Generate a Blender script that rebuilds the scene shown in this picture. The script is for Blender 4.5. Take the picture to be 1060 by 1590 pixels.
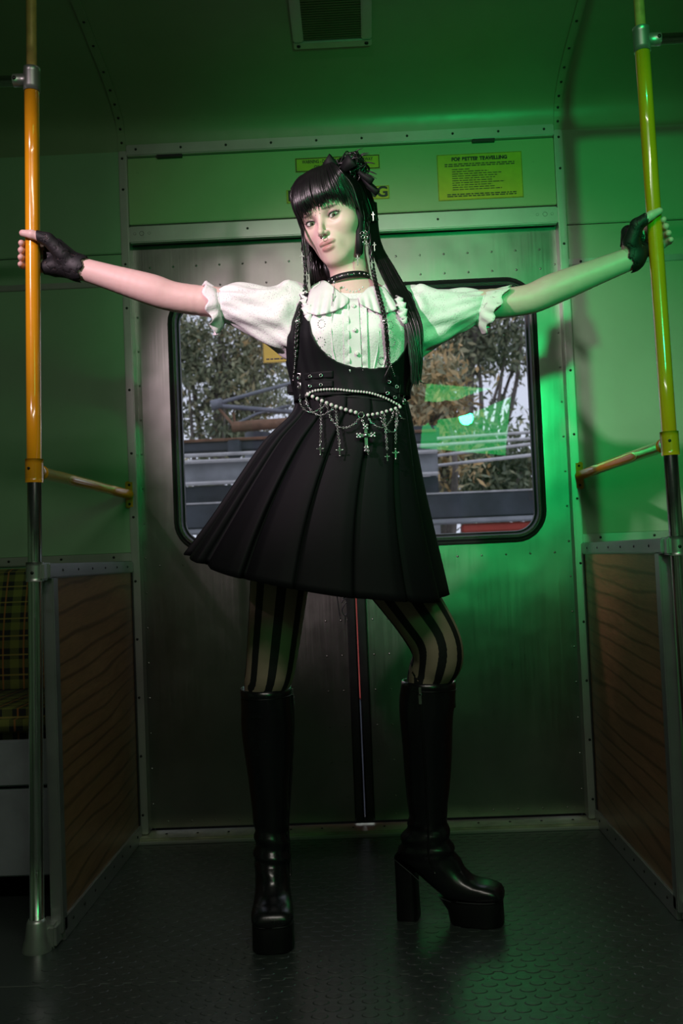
import bpy, bmesh, math, random
import numpy as np
from mathutils import Vector, Matrix

for _o in list(bpy.data.objects): bpy.data.objects.remove(_o, do_unlink=True)
scene = bpy.context.scene
COL = scene.collection
random.seed(7)
PI = math.pi
R = math.radians

# ------------------------------------------------------------------ camera
FPX = 1546.0
CAM = np.array([0.024, -3.1, 0.85])
CR = np.array([0.99890496, 0.02263192, -0.04094732])
CU = np.array([0.04191169, -0.0439202, 0.99815551])
CF = np.array([-0.02079176, 0.99877866, 0.04482065])
cd = bpy.data.cameras.new('camera'); cam = bpy.data.objects.new('camera', cd); COL.objects.link(cam)
cam.matrix_world = Matrix(((CR[0], CU[0], -CF[0], CAM[0]), (CR[1], CU[1], -CF[1], CAM[1]), (CR[2], CU[2], -CF[2], CAM[2]), (0, 0, 0, 1)))
cd.sensor_fit = 'VERTICAL'; cd.sensor_height = 36.0; cd.sensor_width = 24.0
cd.lens = FPX / 1590.0 * 36.0; cd.clip_start = 0.02; cd.clip_end = 200
cd.dof.use_dof = True; cd.dof.focus_distance = 2.3; cd.dof.aperture_fstop = 6.3
scene.camera = cam

# ------------------------------------------------------------------ world, lights, exposure
scene.view_settings.view_transform = 'Standard'
scene.view_settings.look = 'None'
scene.view_settings.gamma = 1.0
scene.view_settings.exposure = 0.0
scene.view_settings.use_curve_mapping = False
w = bpy.data.worlds.new('overcast_sky'); scene.world = w; w.use_nodes = True
bg = w.node_tree.nodes['Background']; bg.inputs[0].default_value = (0.80, 0.84, 1.0, 1); bg.inputs[1].default_value = 1.0

def aim(o, target):
    o.rotation_euler = (Vector(target) - o.location).to_track_quat('-Z', 'Y').to_euler()
def spot(name, loc, target, color, power, angle, blend, radius):
    l = bpy.data.lights.new(name, 'SPOT'); l.color = color; l.energy = power
    l.spot_size = R(angle); l.spot_blend = blend; l.shadow_soft_size = radius
    o = bpy.data.objects.new(name, l); COL.objects.link(o); o.location = loc; aim(o, target); return o
# white key flash high on camera left, green gelled flash at camera right
spot('key_flash', (-1.55, -2.95, 2.30), (-0.24, -0.80, 1.50), (1.0, 0.73, 0.84), 380, 29.5, 1.0, 0.05)
spot('green_flash', (0.68, -2.83, 1.66), (0.42, 0.0, 1.52), (0.005, 1.0, 0.24), 92, 50, 1.0, 0.04)
# dim fill light added under the ceiling behind the photographer, lifts the ambient
def area(name, loc, target, color, power, sx, sy):
    l = bpy.data.lights.new(name, 'AREA'); l.shape = 'RECTANGLE'; l.size = sx; l.size_y = sy; l.color = color; l.energy = power
    o = bpy.data.objects.new(name, l); COL.objects.link(o); o.location = loc; aim(o, target); return o
area('ceiling_fill_light', (0.0, -2.6, 2.38), (0.0, -2.3, 0), (1.0, 0.93, 0.84), 14, 1.2, 0.12)

# ------------------------------------------------------------------ helpers
def px(x, y, Y=None, Z=None, X=None):
    """measured point: photograph position plus its true depth (or height / side plane)"""
    r = CF + CR * ((x - 530.0) / FPX) - CU * ((y - 795.0) / FPX)
    if Y is not None: t = (Y - CAM[1]) / r[1]
    elif Z is not None: t = (Z - CAM[2]) / r[2]
    else: t = (X - CAM[0]) / r[0]
    return CAM + t * r

def link(name, me, parent=None, mats=None):
    o = bpy.data.objects.new(name, me); COL.objects.link(o)
    if parent is not None: o.parent = parent
    if mats is not None:
        for m in (mats if isinstance(mats, (list, tuple)) else [mats]): me.materials.append(m)
    return o
def empty(name, loc=(0, 0, 0)):
    o = bpy.data.objects.new(name, None); COL.objects.link(o); o.location = loc; o.empty_display_size = 0.05; return o
def tag(o, label=None, cat=None, group=None, kind=None):
    if label: o['label'] = label
    if cat: o['category'] = cat
    if group: o['group'] = group
    if kind: o['kind'] = kind
    return o

class MB:
    """collects polygons; build() links them as one mesh object"""
    def __init__(s): s.v = []; s.f = []; s.sm = []
    def add(s, vs, fs, smooth=False):
        n = len(s.v); s.v.extend([tuple(map(float, v)) for v in vs]); s.f.extend([tuple(i + n for i in f) for f in fs]); s.sm.extend([smooth] * len(fs)); return s
    def box(s, lo, hi, bev=0.0):
        x0, y0, z0 = lo; x1, y1, z1 = hi
        if bev <= 0:
            vs = [(x, y, z) for x in (x0, x1) for y in (y0, y1) for z in (z0, z1)]
            return s.add(vs, [(0, 1, 3, 2), (4, 6, 7, 5), (0, 4, 5, 1), (2, 3, 7, 6), (0, 2, 6, 4), (1, 5, 7, 3)])
        b = min(bev, abs(x1 - x0) * .49, abs(y1 - y0) * .49, abs(z1 - z0) * .49)
        bm = bmesh.new(); bmesh.ops.create_cube(bm, size=1)
        for v in bm.verts: v.co = Vector(((x0 + x1) / 2 + v.co.x * (x1 - x0), (y0 + y1) / 2 + v.co.y * (y1 - y0), (z0 + z1) / 2 + v.co.z * (z1 - z0)))
        bmesh.ops.bevel(bm, geom=bm.edges[:], offset=b, segments=2, affect='EDGES')
        return s.bm(bm)
    def bm(s, bm, smooth=False):
        bm.verts.ensure_lookup_table(); bm.verts.index_update()
        s.add([v.co[:] for v in bm.verts], [[v.index for v in f.verts] for f in bm.faces], smooth); bm.free(); return s
    def grid(s, P, closeu=False, closev=False, smooth=True, flip=False):
        P = np.asarray(P); nu, nv = P.shape[:2]; fs = []
        for i in range(nu if closeu else nu - 1):
            for j in range(nv if closev else nv - 1):
                a, b, c, d = i * nv + j, ((i + 1) % nu) * nv + j, ((i + 1) % nu) * nv + (j + 1) % nv, i * nv + (j + 1) % nv
                fs.append((a, d, c, b) if flip else (a, b, c, d))
        return s.add(P.reshape(-1, 3), fs, smooth)
    def tube(s, pts, rad, n=10, cap=True, sx=1.0, closed=False, smooth=True, up=None):
        pts = [np.array(p, float) for p in pts]; m = len(pts)
        rad = [rad] * m if np.isscalar(rad) else list(rad)
        T = []
        for i in range(m):
            a = pts[(i - 1) % m if closed else max(i - 1, 0)]; b = pts[(i + 1) % m if closed else min(i + 1, m - 1)]
            t = b - a; T.append(t / (np.linalg.norm(t) + 1e-12))
        u = np.array(up if up is not None else ((0, 0, 1) if abs(T[0][2]) < .9 else (0, 1, 0)), float)
        rings = []
        for i in range(m):
            u = u - T[i] * (u @ T[i]); u /= np.linalg.norm(u) + 1e-12; v = np.cross(T[i], u)
            rings.append([pts[i] + rad[i] * (math.cos(a) * u * sx + math.sin(a) * v) for a in (2 * PI * k / n for k in range(n))])
        base = len(s.v)
        s.grid(np.array(rings), closeu=closed, closev=True, smooth=smooth)
        if cap and not closed:
            s.f.append(tuple(base + k for k in range(n))[::-1]); s.f.append(tuple(base + (m - 1) * n + k for k in range(n))); s.sm += [False, False]
        return s
    def lathe(s, c, prof, n=20, axis=(0, 0, 1), smooth=True):
        a = Vector(axis).normalized(); q = a.to_track_quat('Z', 'Y'); c = Vector(c)
        P = [[tuple(c + q @ Vector((r * math.cos(t), r * math.sin(t), h))) for t in (2 * PI * k / n for k in range(n))] for r, h in prof]
        return s.grid(np.array(P), closev=True, smooth=smooth, flip=False)
    def sphere(s, c, r, nu=10, nv=7, scale=(1, 1, 1)):
        P = [[(c[0] + r * scale[0] * math.sin(t) * math.cos(p), c[1] + r * scale[1] * math.sin(t) * math.sin(p), c[2] + r * scale[2] * math.cos(t)) for p in (2 * PI * k / nu for k in range(nu))] for t in (PI * (j + .001) / nv * .9998 for j in range(nv + 1))]
        return s.grid(np.array(P), closev=True)
    def ring(s, c, R0, r, axis=(0, -1, 0), n=20, m=6):
        a = Vector(axis).normalized(); q = a.to_track_quat('Z', 'Y'); c = Vector(c)
        pts = [tuple(c + q @ Vector((R0 * math.cos(t), R0 * math.sin(t), 0))) for t in (2 * PI * k / n for k in range(n))]
        return s.tube(pts, r, n=m, closed=True, up=tuple(a))
    def build(s, name, mat, parent=None):
        me = bpy.data.meshes.new(name); me.from_pydata(s.v, [], s.f)
        me.polygons.foreach_set('use_smooth', s.sm); me.update()
        return link(name, me, parent, mat)

def smooth_path(pts, n=8, closed=False):
    pts = [np.array(p, float) for p in pts]; m = len(pts); out = []
    for i in range(m if closed else m - 1):
        p0 = pts[(i - 1) % m] if (closed or i > 0) else 2 * pts[0] - pts[1]
        p1, p2 = pts[i], pts[(i + 1) % m]
        p3 = pts[(i + 2) % m] if (closed or i + 2 < m) else 2 * pts[-1] - pts[-2]
        for k in range(n):
            t = k / n
            out.append(.5 * ((2 * p1) + (-p0 + p2) * t + (2 * p0 - 5 * p1 + 4 * p2 - p3) * t * t + (-p0 + 3 * p1 - 3 * p2 + p3) * t ** 3))
    if not closed: out.append(pts[-1])
    return out

# ------------------------------------------------------------------ materials
class NT:
    def __init__(s, name):
        s.m = bpy.data.materials.new(name); s.m.use_nodes = True; s.t = s.m.node_tree
        s.b = s.t.nodes['Principled BSDF']; s.out = s.t.nodes['Material Output']
    def n(s, kind, **kw):
        nd = s.t.nodes.new(kind)
        for k, v in kw.items():
            if k.startswith('i_'):
                key = k[2:]; nd.inputs[int(key) if key.isdigit() else key.replace('_', ' ')].default_value = v
            else: setattr(nd, k, v)
        return nd
    def l(s, a, b): s.t.links.new(a, b)
    def coord(s, scale=(1, 1, 1), kind='Object', rot=(0, 0, 0)):
        tc = s.n('ShaderNodeTexCoord'); mp = s.n('ShaderNodeMapping'); mp.inputs['Scale'].default_value = scale; mp.inputs['Rotation'].default_value = rot
        s.l(tc.outputs[kind], mp.inputs[0]); return mp.outputs[0]
    def noise(s, vec, scale, detail=4, rough=.55, dist=0.0):
        nd = s.n('ShaderNodeTexNoise'); nd.inputs['Scale'].default_value = scale; nd.inputs['Detail'].default_value = detail
        nd.inputs['Roughness'].default_value = rough; nd.inputs['Distortion'].default_value = dist; s.l(vec, nd.inputs['Vector']); return nd.outputs[0]
    def ramp(s, fac, stops, interp='LINEAR'):
        r = s.n('ShaderNodeValToRGB'); e = r.color_ramp.elements; r.color_ramp.interpolation = interp
        while len(e) < len(stops): e.new(0.5)
        for i, (p, c) in enumerate(stops): e[i].position = p; e[i].color = (*c, 1) if len(c) == 3 else c
        s.l(fac, r.inputs[0]); return r.outputs[0]
    def math(s, op, a, b=None):
        m = s.n('ShaderNodeMath', operation=op)
        for i, q in enumerate((a, b)):
            if q is None: continue
            if isinstance(q, (int, float)): m.inputs[i].default_value = q
            else: s.l(q, m.inputs[i])
        return m.outputs[0]
    def mix(s, fac, a, b):
        m = s.n('ShaderNodeMix', data_type='RGBA')
        for sock, q in ((m.inputs[0], fac), (m.inputs[6], a), (m.inputs[7], b)):
            if isinstance(q, (int, float)): sock.default_value = q
            elif isinstance(q, tuple): sock.default_value = (*q, 1) if len(q) == 3 else q
            else: s.l(q, sock)
        return m.outputs[2]
    def bump(s, h, strength=.2, dist=.002):
        b = s.n('ShaderNodeBump'); b.inputs['Strength'].default_value = strength; b.inputs['Distance'].default_value = dist
        s.l(h, b.inputs['Height']); s.l(b.outputs[0], s.b.inputs['Normal']); return b
    def set(s, **kw):
        for k, v in kw.items():
            sock = s.b.inputs[k.replace('_', ' ')]
            if isinstance(v, (int, float)): sock.default_value = v
            elif isinstance(v, tuple): sock.default_value = (*v, 1) if len(v) == 3 else v
            else: s.l(v, sock)
        return s
M = {}
def simple(name, col, rough=.5, metal=0.0, var=.12, nscale=12, bump=0.0, bscale=80, spec=.5, coat=0.0):
    t = NT(name); c = t.coord()
    n = t.noise(c, nscale, 5)
    dk = tuple(x * (1 - var) for x in col); lt = tuple(min(1, x * (1 + var)) for x in col)
    t.set(Base_Color=t.ramp(n, [(.3, dk), (.7, lt)]), Metallic=metal)
    t.set(Roughness=t.math('ADD', t.math('MULTIPLY', t.noise(c, nscale * 2.3, 3), .16), rough - .08))
    t.b.inputs['Specular IOR Level'].default_value = spec
    if coat: t.b.inputs['Coat Weight'].default_value = coat
    if bump: t.bump(t.noise(c, bscale, 4), bump, .002)
    M[name] = t.m; return t.m

# painted wall sheet: pale green paint with grime, scuffs and a slightly wavy surface
def paint(name, col):
    t = NT(name); c = t.coord()
    big = t.noise(c, 2.2, 6, .6); fine = t.noise(c, 26, 5, .6)
    a = t.mix(big, tuple(x * .72 for x in col), tuple(min(1, x * 1.12) for x in col))
    sp = t.ramp(t.noise(c, 55, 3, .7), [(.0, (1, 1, 1)), (.70, (1, 1, 1)), (.78, (.45, .45, .45))])
    m = t.n('ShaderNodeMix', data_type='RGBA', blend_type='MULTIPLY'); m.inputs[0].default_value = .7
    t.l(a, m.inputs[6]); t.l(sp, m.inputs[7])
    t.set(Base_Color=m.outputs[2], Roughness=t.math('ADD', t.math('MULTIPLY', fine, .18), .26))
    t.bump(t.math('ADD', t.math('MULTIPLY', t.noise(c, 5, 2), 3.0), t.math('MULTIPLY', fine, .25)), .35, .0025)
    M[name] = t.m
paint('wall_paint', (.27, .46, .27)); paint('ceiling_paint', (.22, .31, .17)); paint('header_paint', (.34, .47, .24))
# brushed aluminium door sheet
def alu(name, col, rough, dents=True, vertical=True, met=.85):
    t = NT(name); c = t.coord((60, 60, 1.5) if vertical else (1.5, 60, 60)); c2 = t.coord()
    br = t.noise(c, 3.0, 4, .6); bl = t.noise(c2, 3.2, 6, .65)
    t.set(Base_Color=t.mix(bl, tuple(x * .62 for x in col), tuple(min(1, x * 1.1) for x in col)), Metallic=met)
    t.set(Roughness=t.math('ADD', t.math('ADD', t.math('MULTIPLY', br, .14), t.math('MULTIPLY', bl, .2)), rough - .17))
    h = t.math('ADD', t.math('MULTIPLY', br, .12), t.math('MULTIPLY', t.noise(c2, 4.0, 2), 5.0 if dents else 1.0))
    t.bump(h, .3, .003); M[name] = t.m
alu('door_sheet', (.32, .33, .30), .33, met=1.0); alu('alu_trim', (.52, .55, .50), .38, dents=False, met=.7)
alu('kick_plate', (.45, .46, .46), .36, dents=False, vertical=False)
simple('chrome_pole', (.88, .88, .90), .20, 1.0, var=.04); simple('cast_bracket', (.42, .45, .42), .38, .8)
simple('yellow_enamel', (.70, .30, .008), .16, 0, var=.06, coat=.6); simple('worn_yellow', (.45, .33, .10), .35, .2, var=.25, nscale=30)
simple('black_rubber', (.012, .013, .014), .42, 0, var=.3); simple('gloss_rubber', (.02, .024, .022), .18, 0, var=.2)
simple('dark_screw', (.02, .022, .02), .4, .6); simple('bright_screw', (.5, .52, .5), .3, .9)
simple('dark_void', (.012, .013, .012), .8)
simple('sign_yellow', (.50, .44, .018), .42, 0, var=.1, nscale=25); simple('sign_ink', (.012, .012, .01), .5); simple('sign_red', (.42, .03, .012), .5)
simple('graffiti_ink', (.012, .02, .02), .4)
simple('vent_mesh', (.10, .105, .05), .6, .2); simple('sill_metal', (.42, .44, .32), .42, .7, var=.3, nscale=14)
simple('bench_metal', (.30, .33, .36), .45, .2)
# laminate wood
t = NT('wood_laminate'); c = t.coord((1.0, 1.0, 1.0), rot=(R(-4), 0, 0))
mp = t.n('ShaderNodeMapping'); mp.inputs['Scale'].default_value = (1, 1.0, 7.5); t.l(c, mp.inputs[0])
g1 = t.noise(mp.outputs[0], 3.2, 6, .62, 1.1)
mp2 = t.n('ShaderNodeMapping'); mp2.inputs['Scale'].default_value = (1, 6, 110); t.l(c, mp2.inputs[0])
g2 = t.noise(mp2.outputs[0], 3.0, 3, .6)
wv = t.n('ShaderNodeTexWave', wave_type='BANDS', bands_direction='Z'); wv.inputs['Scale'].default_value = 1.6; wv.inputs['Distortion'].default_value = 14; wv.inputs['Detail'].default_value = 3; wv.inputs['Detail Scale'].default_value = .45
mp3 = t.n('ShaderNodeMapping'); mp3.inputs['Scale'].default_value = (1, .8, 4.2); t.l(c, mp3.inputs[0]); t.l(mp3.outputs[0], wv.inputs['Vector'])
dark = t.ramp(wv.outputs[0], [(.0, (.35, .35, .35)), (.16, (1, 1, 1)), (1, (1, 1, 1))])
base = t.mix(g1, (.10, .045, .018), (.36, .19, .09))
m = t.n('ShaderNodeMix', data_type='RGBA', blend_type='MULTIPLY'); m.inputs[0].default_value = .75; t.l(base, m.inputs[6]); t.l(dark, m.inputs[7])
m2 = t.n('ShaderNodeMix', data_type='RGBA', blend_type='MULTIPLY'); m2.inputs[0].default_value = .6; t.l(m.outputs[2], m2.inputs[6]); t.l(t.ramp(g2, [(.35, (.55, .55, .55)), (.6, (1, 1, 1))]), m2.inputs[7])
t.set(Base_Color=m2.outputs[2], Roughness=.30); t.bump(g2, .12, .001); M['wood_laminate'] = t.m
# floor sheet
t = NT('floor_rubber'); c = t.coord()
n1 = t.noise(c, 3.0, 6, .65); n2 = t.noise(c, 90, 4, .7)
t.set(Base_Color=t.mix(n1, (.014, .020, .018), (.040, .050, .045)), Roughness=t.math('ADD', t.math('MULTIPLY', n1, .30), .17))
t.bump(t.math('ADD', t.math('MULTIPLY', n1, 2), t.math('MULTIPLY', n2, .4)), .3, .002); M['floor_rubber'] = t.m
# tartan moquette
t = NT('tartan'); tc = t.n('ShaderNodeTexCoord'); sp = t.n('ShaderNodeSeparateXYZ'); t.l(tc.outputs['Object'], sp.inputs[0])
def stripes(sock, period, lo, hi):
    f = t.math('FRACT', t.math('DIVIDE', sock, period)); return t.math('MULTIPLY', t.math('GREATER_THAN', f, lo), t.math('LESS_THAN', f, hi))
zz = t.math('ADD', sp.outputs[2], t.math('MULTIPLY', sp.outputs[1], .9))
xs = stripes(sp.outputs[0], .062, .12, .55); zs = stripes(zz, .062, .12, .55); xl = stripes(sp.outputs[0], .062, .74, .82); zl = stripes(zz, .062, .74, .82)
col = t.mix(t.math('MULTIPLY', t.math('ADD', xs, zs), .5), (.010, .014, .012), (.13, .15, .03))
col = t.mix(t.math('MULTIPLY', xl, .7), col, (.30, .12, .03)); col = t.mix(t.math('MULTIPLY', zl, .7), col, (.26, .22, .05))
t.set(Base_Color=col, Roughness=.95); t.bump(t.noise(t.coord(), 400, 2), .4, .001); M['tartan'] = t.m
# window glass: thin pane, mostly clear, mirror-like reflection by angle, a few specks
t = NT('pane_glass'); tr = t.n('ShaderNodeBsdfTransparent'); tr.inputs[0].default_value = (.86, .88, .90, 1)
gl = t.n('ShaderNodeBsdfGlossy'); gl.inputs['Roughness'].default_value = .004; fr = t.n('ShaderNodeFresnel'); fr.inputs[0].default_value = 1.75
mx = t.n('ShaderNodeMixShader'); t.l(fr.outputs[0], mx.inputs[0]); t.l(tr.outputs[0], mx.inputs[1]); t.l(gl.outputs[0], mx.inputs[2])
df = t.n('ShaderNodeBsdfDiffuse'); df.inputs[0].default_value = (.75, .75, .75, 1); vo = t.n('ShaderNodeTexVoronoi'); vo.inputs['Scale'].default_value = 26; t.l(t.coord(), vo.inputs['Vector'])
sc_ = t.n('ShaderNodeSeparateColor'); t.l(vo.outputs['Color'], sc_.inputs[0])
spk = t.math('MULTIPLY', t.math('LESS_THAN', vo.outputs['Distance'], .055), t.math('GREATER_THAN', sc_.outputs[0], .72))
haze = t.math('MAXIMUM', t.math('MULTIPLY', spk, .5), .012)
mx2 = t.n('ShaderNodeMixShader'); t.l(haze, mx2.inputs[0]); t.l(mx.outputs[0], mx2.inputs[1]); t.l(df.outputs[0], mx2.inputs[2]); t.l(mx2.outputs[0], t.out.inputs[0]); M['pane_glass'] = t.m

# ================================================================== SETTING
def struct(name, mb, mat, parent=None):
    o = mb.build(name, mat, parent)
    if parent is None: o['kind'] = 'structure'
    return o
HALF = 0.676         # half width of the doorway
XE = 3.2             # carriage modelled this far each way
prof = [(0, 2.165), (-.012, 2.225), (-.04, 2.262), (-.10, 2.293), (-.18, 2.318), (-.32, 2.347), (-.46, 2.373), (-.75, 2.415), (-1.1, 2.445), (-1.7, 2.46)]
prof = prof + [(-3.4 - y, z) for y, z in prof[-2::-1]]
# floor sheet
floor = struct('floor', MB().box((-XE, -3.4, -.05), (XE, .10, 0)), M['floor_rubber'])
# ceiling vault
mb = MB(); P = np.array([[(x, y, z) for x in (-XE, -.70, .70, XE)] for y, z in smooth_path([(a, b, 0) for a, b in prof], 4) for _ in [0]] if False else [[(x, q[0], q[1]) for x in (-XE, -.70, .70, XE)] for q in smooth_path([(a, b, 0) for a, b in prof], 4)])
mb.grid(P); mb.grid(P + np.array([0, 0, .03]), flip=True)
ceiling = struct('ceiling', mb, M['ceiling_paint'])
# side wall panels left and right of the doors, each sheet a child
def sheet(mb, x0, x1, z0, z1, y=0.0, th=.012): return mb.box((x0, y, z0), (x1, y + th, z1), .0025)
def screw(mb, x, y, z, r=.0042, axis=(0, -1, 0)):
    return mb.lathe((x, y, z), [(r, 0), (r * .95, r * .35), (r * .55, r * .6), (0.0001, r * .62)], n=8, axis=axis)
for side, sgn in (('left', -1), ('right', 1)):
    a, b = sorted((sgn * XE, sgn * .70))
    wl = struct('wall_' + side, MB().box((a, .014, 0), (b, .05, 2.2)), M['dark_void'])
    zj = 1.742
    for z0, z1, nm in ((.02, .862, 'lower_panel'), (.888, zj - .008, 'middle_panel'), (zj + .008, 1.86, 'upper_panel'), (1.863, 2.168, 'upper_panel')):
        if nm == 'upper_panel' and sgn < 0:
            if z0 > 1.8: continue
            z1 = 1.835
        o = sheet(MB(), a, b, z0, z1, .0).build(nm, M['wall_paint'], wl)
    if sgn < 0: sheet(MB(), a, b, 1.838, 2.168).build('upper_panel', M['wall_paint'], wl)
    o = MB().box((a, -.004, zj - .010), (b, .004, zj + .010), .002).build('joint_strip', M['alu_trim'], wl)
    o = MB().box((a, -.010, .861), (b, .004, .889), .003).build('belt_strip', M['alu_trim'], wl)
    mb = MB()
    for k in range(9):
        x = sgn * (.755 + k * .165); screw(mb, x, -.010, .877)
        if k % 3 == 0: screw(mb, sgn * (.74 + k * .2), -.004, zj)
    tag(mb.build('screw_row', M['dark_screw'], wl), kind='stuff')
    # vertical door pillar strip and its continuation along the vault
    p = struct('trim_%d' % (1 if sgn < 0 else 2), MB().box((min(sgn * .676, sgn * .702), -.008, .02), (max(sgn * .676, sgn * .702), .06, 2.165), .003), M['alu_trim'])
    mb = MB()
    for z in (2.14, 2.04, 1.80, 1.66, 1.40, 1.20, 1.00, .80, .62, .44, .26, .08): screw(mb, sgn * .690, -.008, z)
    tag(mb.build('screw_row', M['dark_screw'], p), kind='stuff')
    mb = MB(); rr = []
    for q in smooth_path([(a2, b2, 0) for a2, b2 in prof], 4):
        rr.append([(sgn * .678, q[0] - .001, q[1] - .001), (sgn * .678, q[0] - .003, q[1] - .006), (sgn * .702, q[0] - .003, q[1] - .006), (sgn * .702, q[0] - .001, q[1] - .001)])
    mb.grid(np.array(rr), smooth=False); s2 = mb.build('vault_strip', M['ceiling_paint'], p)
    mb = MB(); sp_ = smooth_path([(a2, b2, 0) for a2, b2 in prof], 4)
    for k in range(2, 24, 3):
        q = sp_[k]; d = np.array(sp_[k + 1]) - np.array(sp_[k - 1]); nrm = Vector((0, d[1], -d[0])); nrm = nrm if nrm.z < 0 else -nrm
        screw(mb, sgn * .690, q[0] - .003, q[1] - .006, .0042, nrm)
    tag(mb.build('screw_row', M['dark_screw'], p), kind='stuff')
# opposite side and carriage ends (behind the photographer)
ob = struct('wall_opposite', MB().box((-XE, -3.45, 0), (XE, -3.4, 2.2)), M['wall_paint'])
MB().box((-.68, -3.40, .05), (.68, -3.385, 1.86), .005).build('opposite_door', M['door_sheet'], ob)
struct('wall_end_left', MB().box((-XE - .05, -3.4, 0), (-XE, .1, 2.5)), M['wall_paint'])
struct('wall_end_right', MB().box((XE, -3.4, 0), (XE + .05, .1, 2.5)), M['wall_paint'])
# header above the doors
hd = struct('wall_header', MB().box((-.676, .006, 1.93), (.676, .05, 2.145), .002), M['header_paint'])
o = MB().box((-.676, -.012, 2.146), (.676, .03, 2.182), .003).build('cornice_strip', M['alu_trim'], hd)
mb = MB()
for k in range(10): screw(mb, -.645 + k * .1433, -.012, 2.166)
tag(mb.build('screw_row', M['dark_screw'], hd), kind='stuff')
o = MB().box((-.676, -.006, 1.868), (.676, .02, 1.921), .003).build('lintel_strip', M['alu_trim'], hd)
mb = MB()
for s in (-1, 1):
    for dx, r in ((.012, .0045), (.034, .0075), (.058, .0045)): mb.lathe((s * (.67 - dx), -.006, 1.897), [(r, 0), (r * .9, .001), (r * .8, -.001), (.0001, -.001)], n=10, axis=(0, -1, 0))
    screw(mb, s * .30, -.006, 1.897, .004)
tag(mb.build('bolt_row', M['dark_screw'], hd), kind='stuff')
mb = MB().box((-.58, -.009, 2.138), (-.50, .008, 2.147)).box((.42, -.009, 2.138), (.49, .008, 2.147))
mb.build('torn_seal', M['black_rubber'], hd)
# sill
sl = struct('trim_3', MB().box((-.70, -.045, 0), (.70, .05, .018), .004), M['sill_metal'])
MB().box((-.715, -.052, 0), (.715, -.044, .010), .002).build('sill_nosing', M['alu_trim'], sl)
mb = MB()
for k in range(14): screw(mb, -.62 + k * .096, 0, .018, .004, (0, 0, 1))
tag(mb.build('screw_row', M['dark_screw'], sl), kind='stuff')
struct('trim_4', MB().box((-.70, .10, .0), (.70, .14, .022)).box((-.72, .085, 1.9), (.72, .12, 1.99)).box((-.75, .085, 0), (-.675, .12, 1.99)).box((.675, .085, 0), (.75, .12, 1.99)), M['dark_void'])

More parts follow.
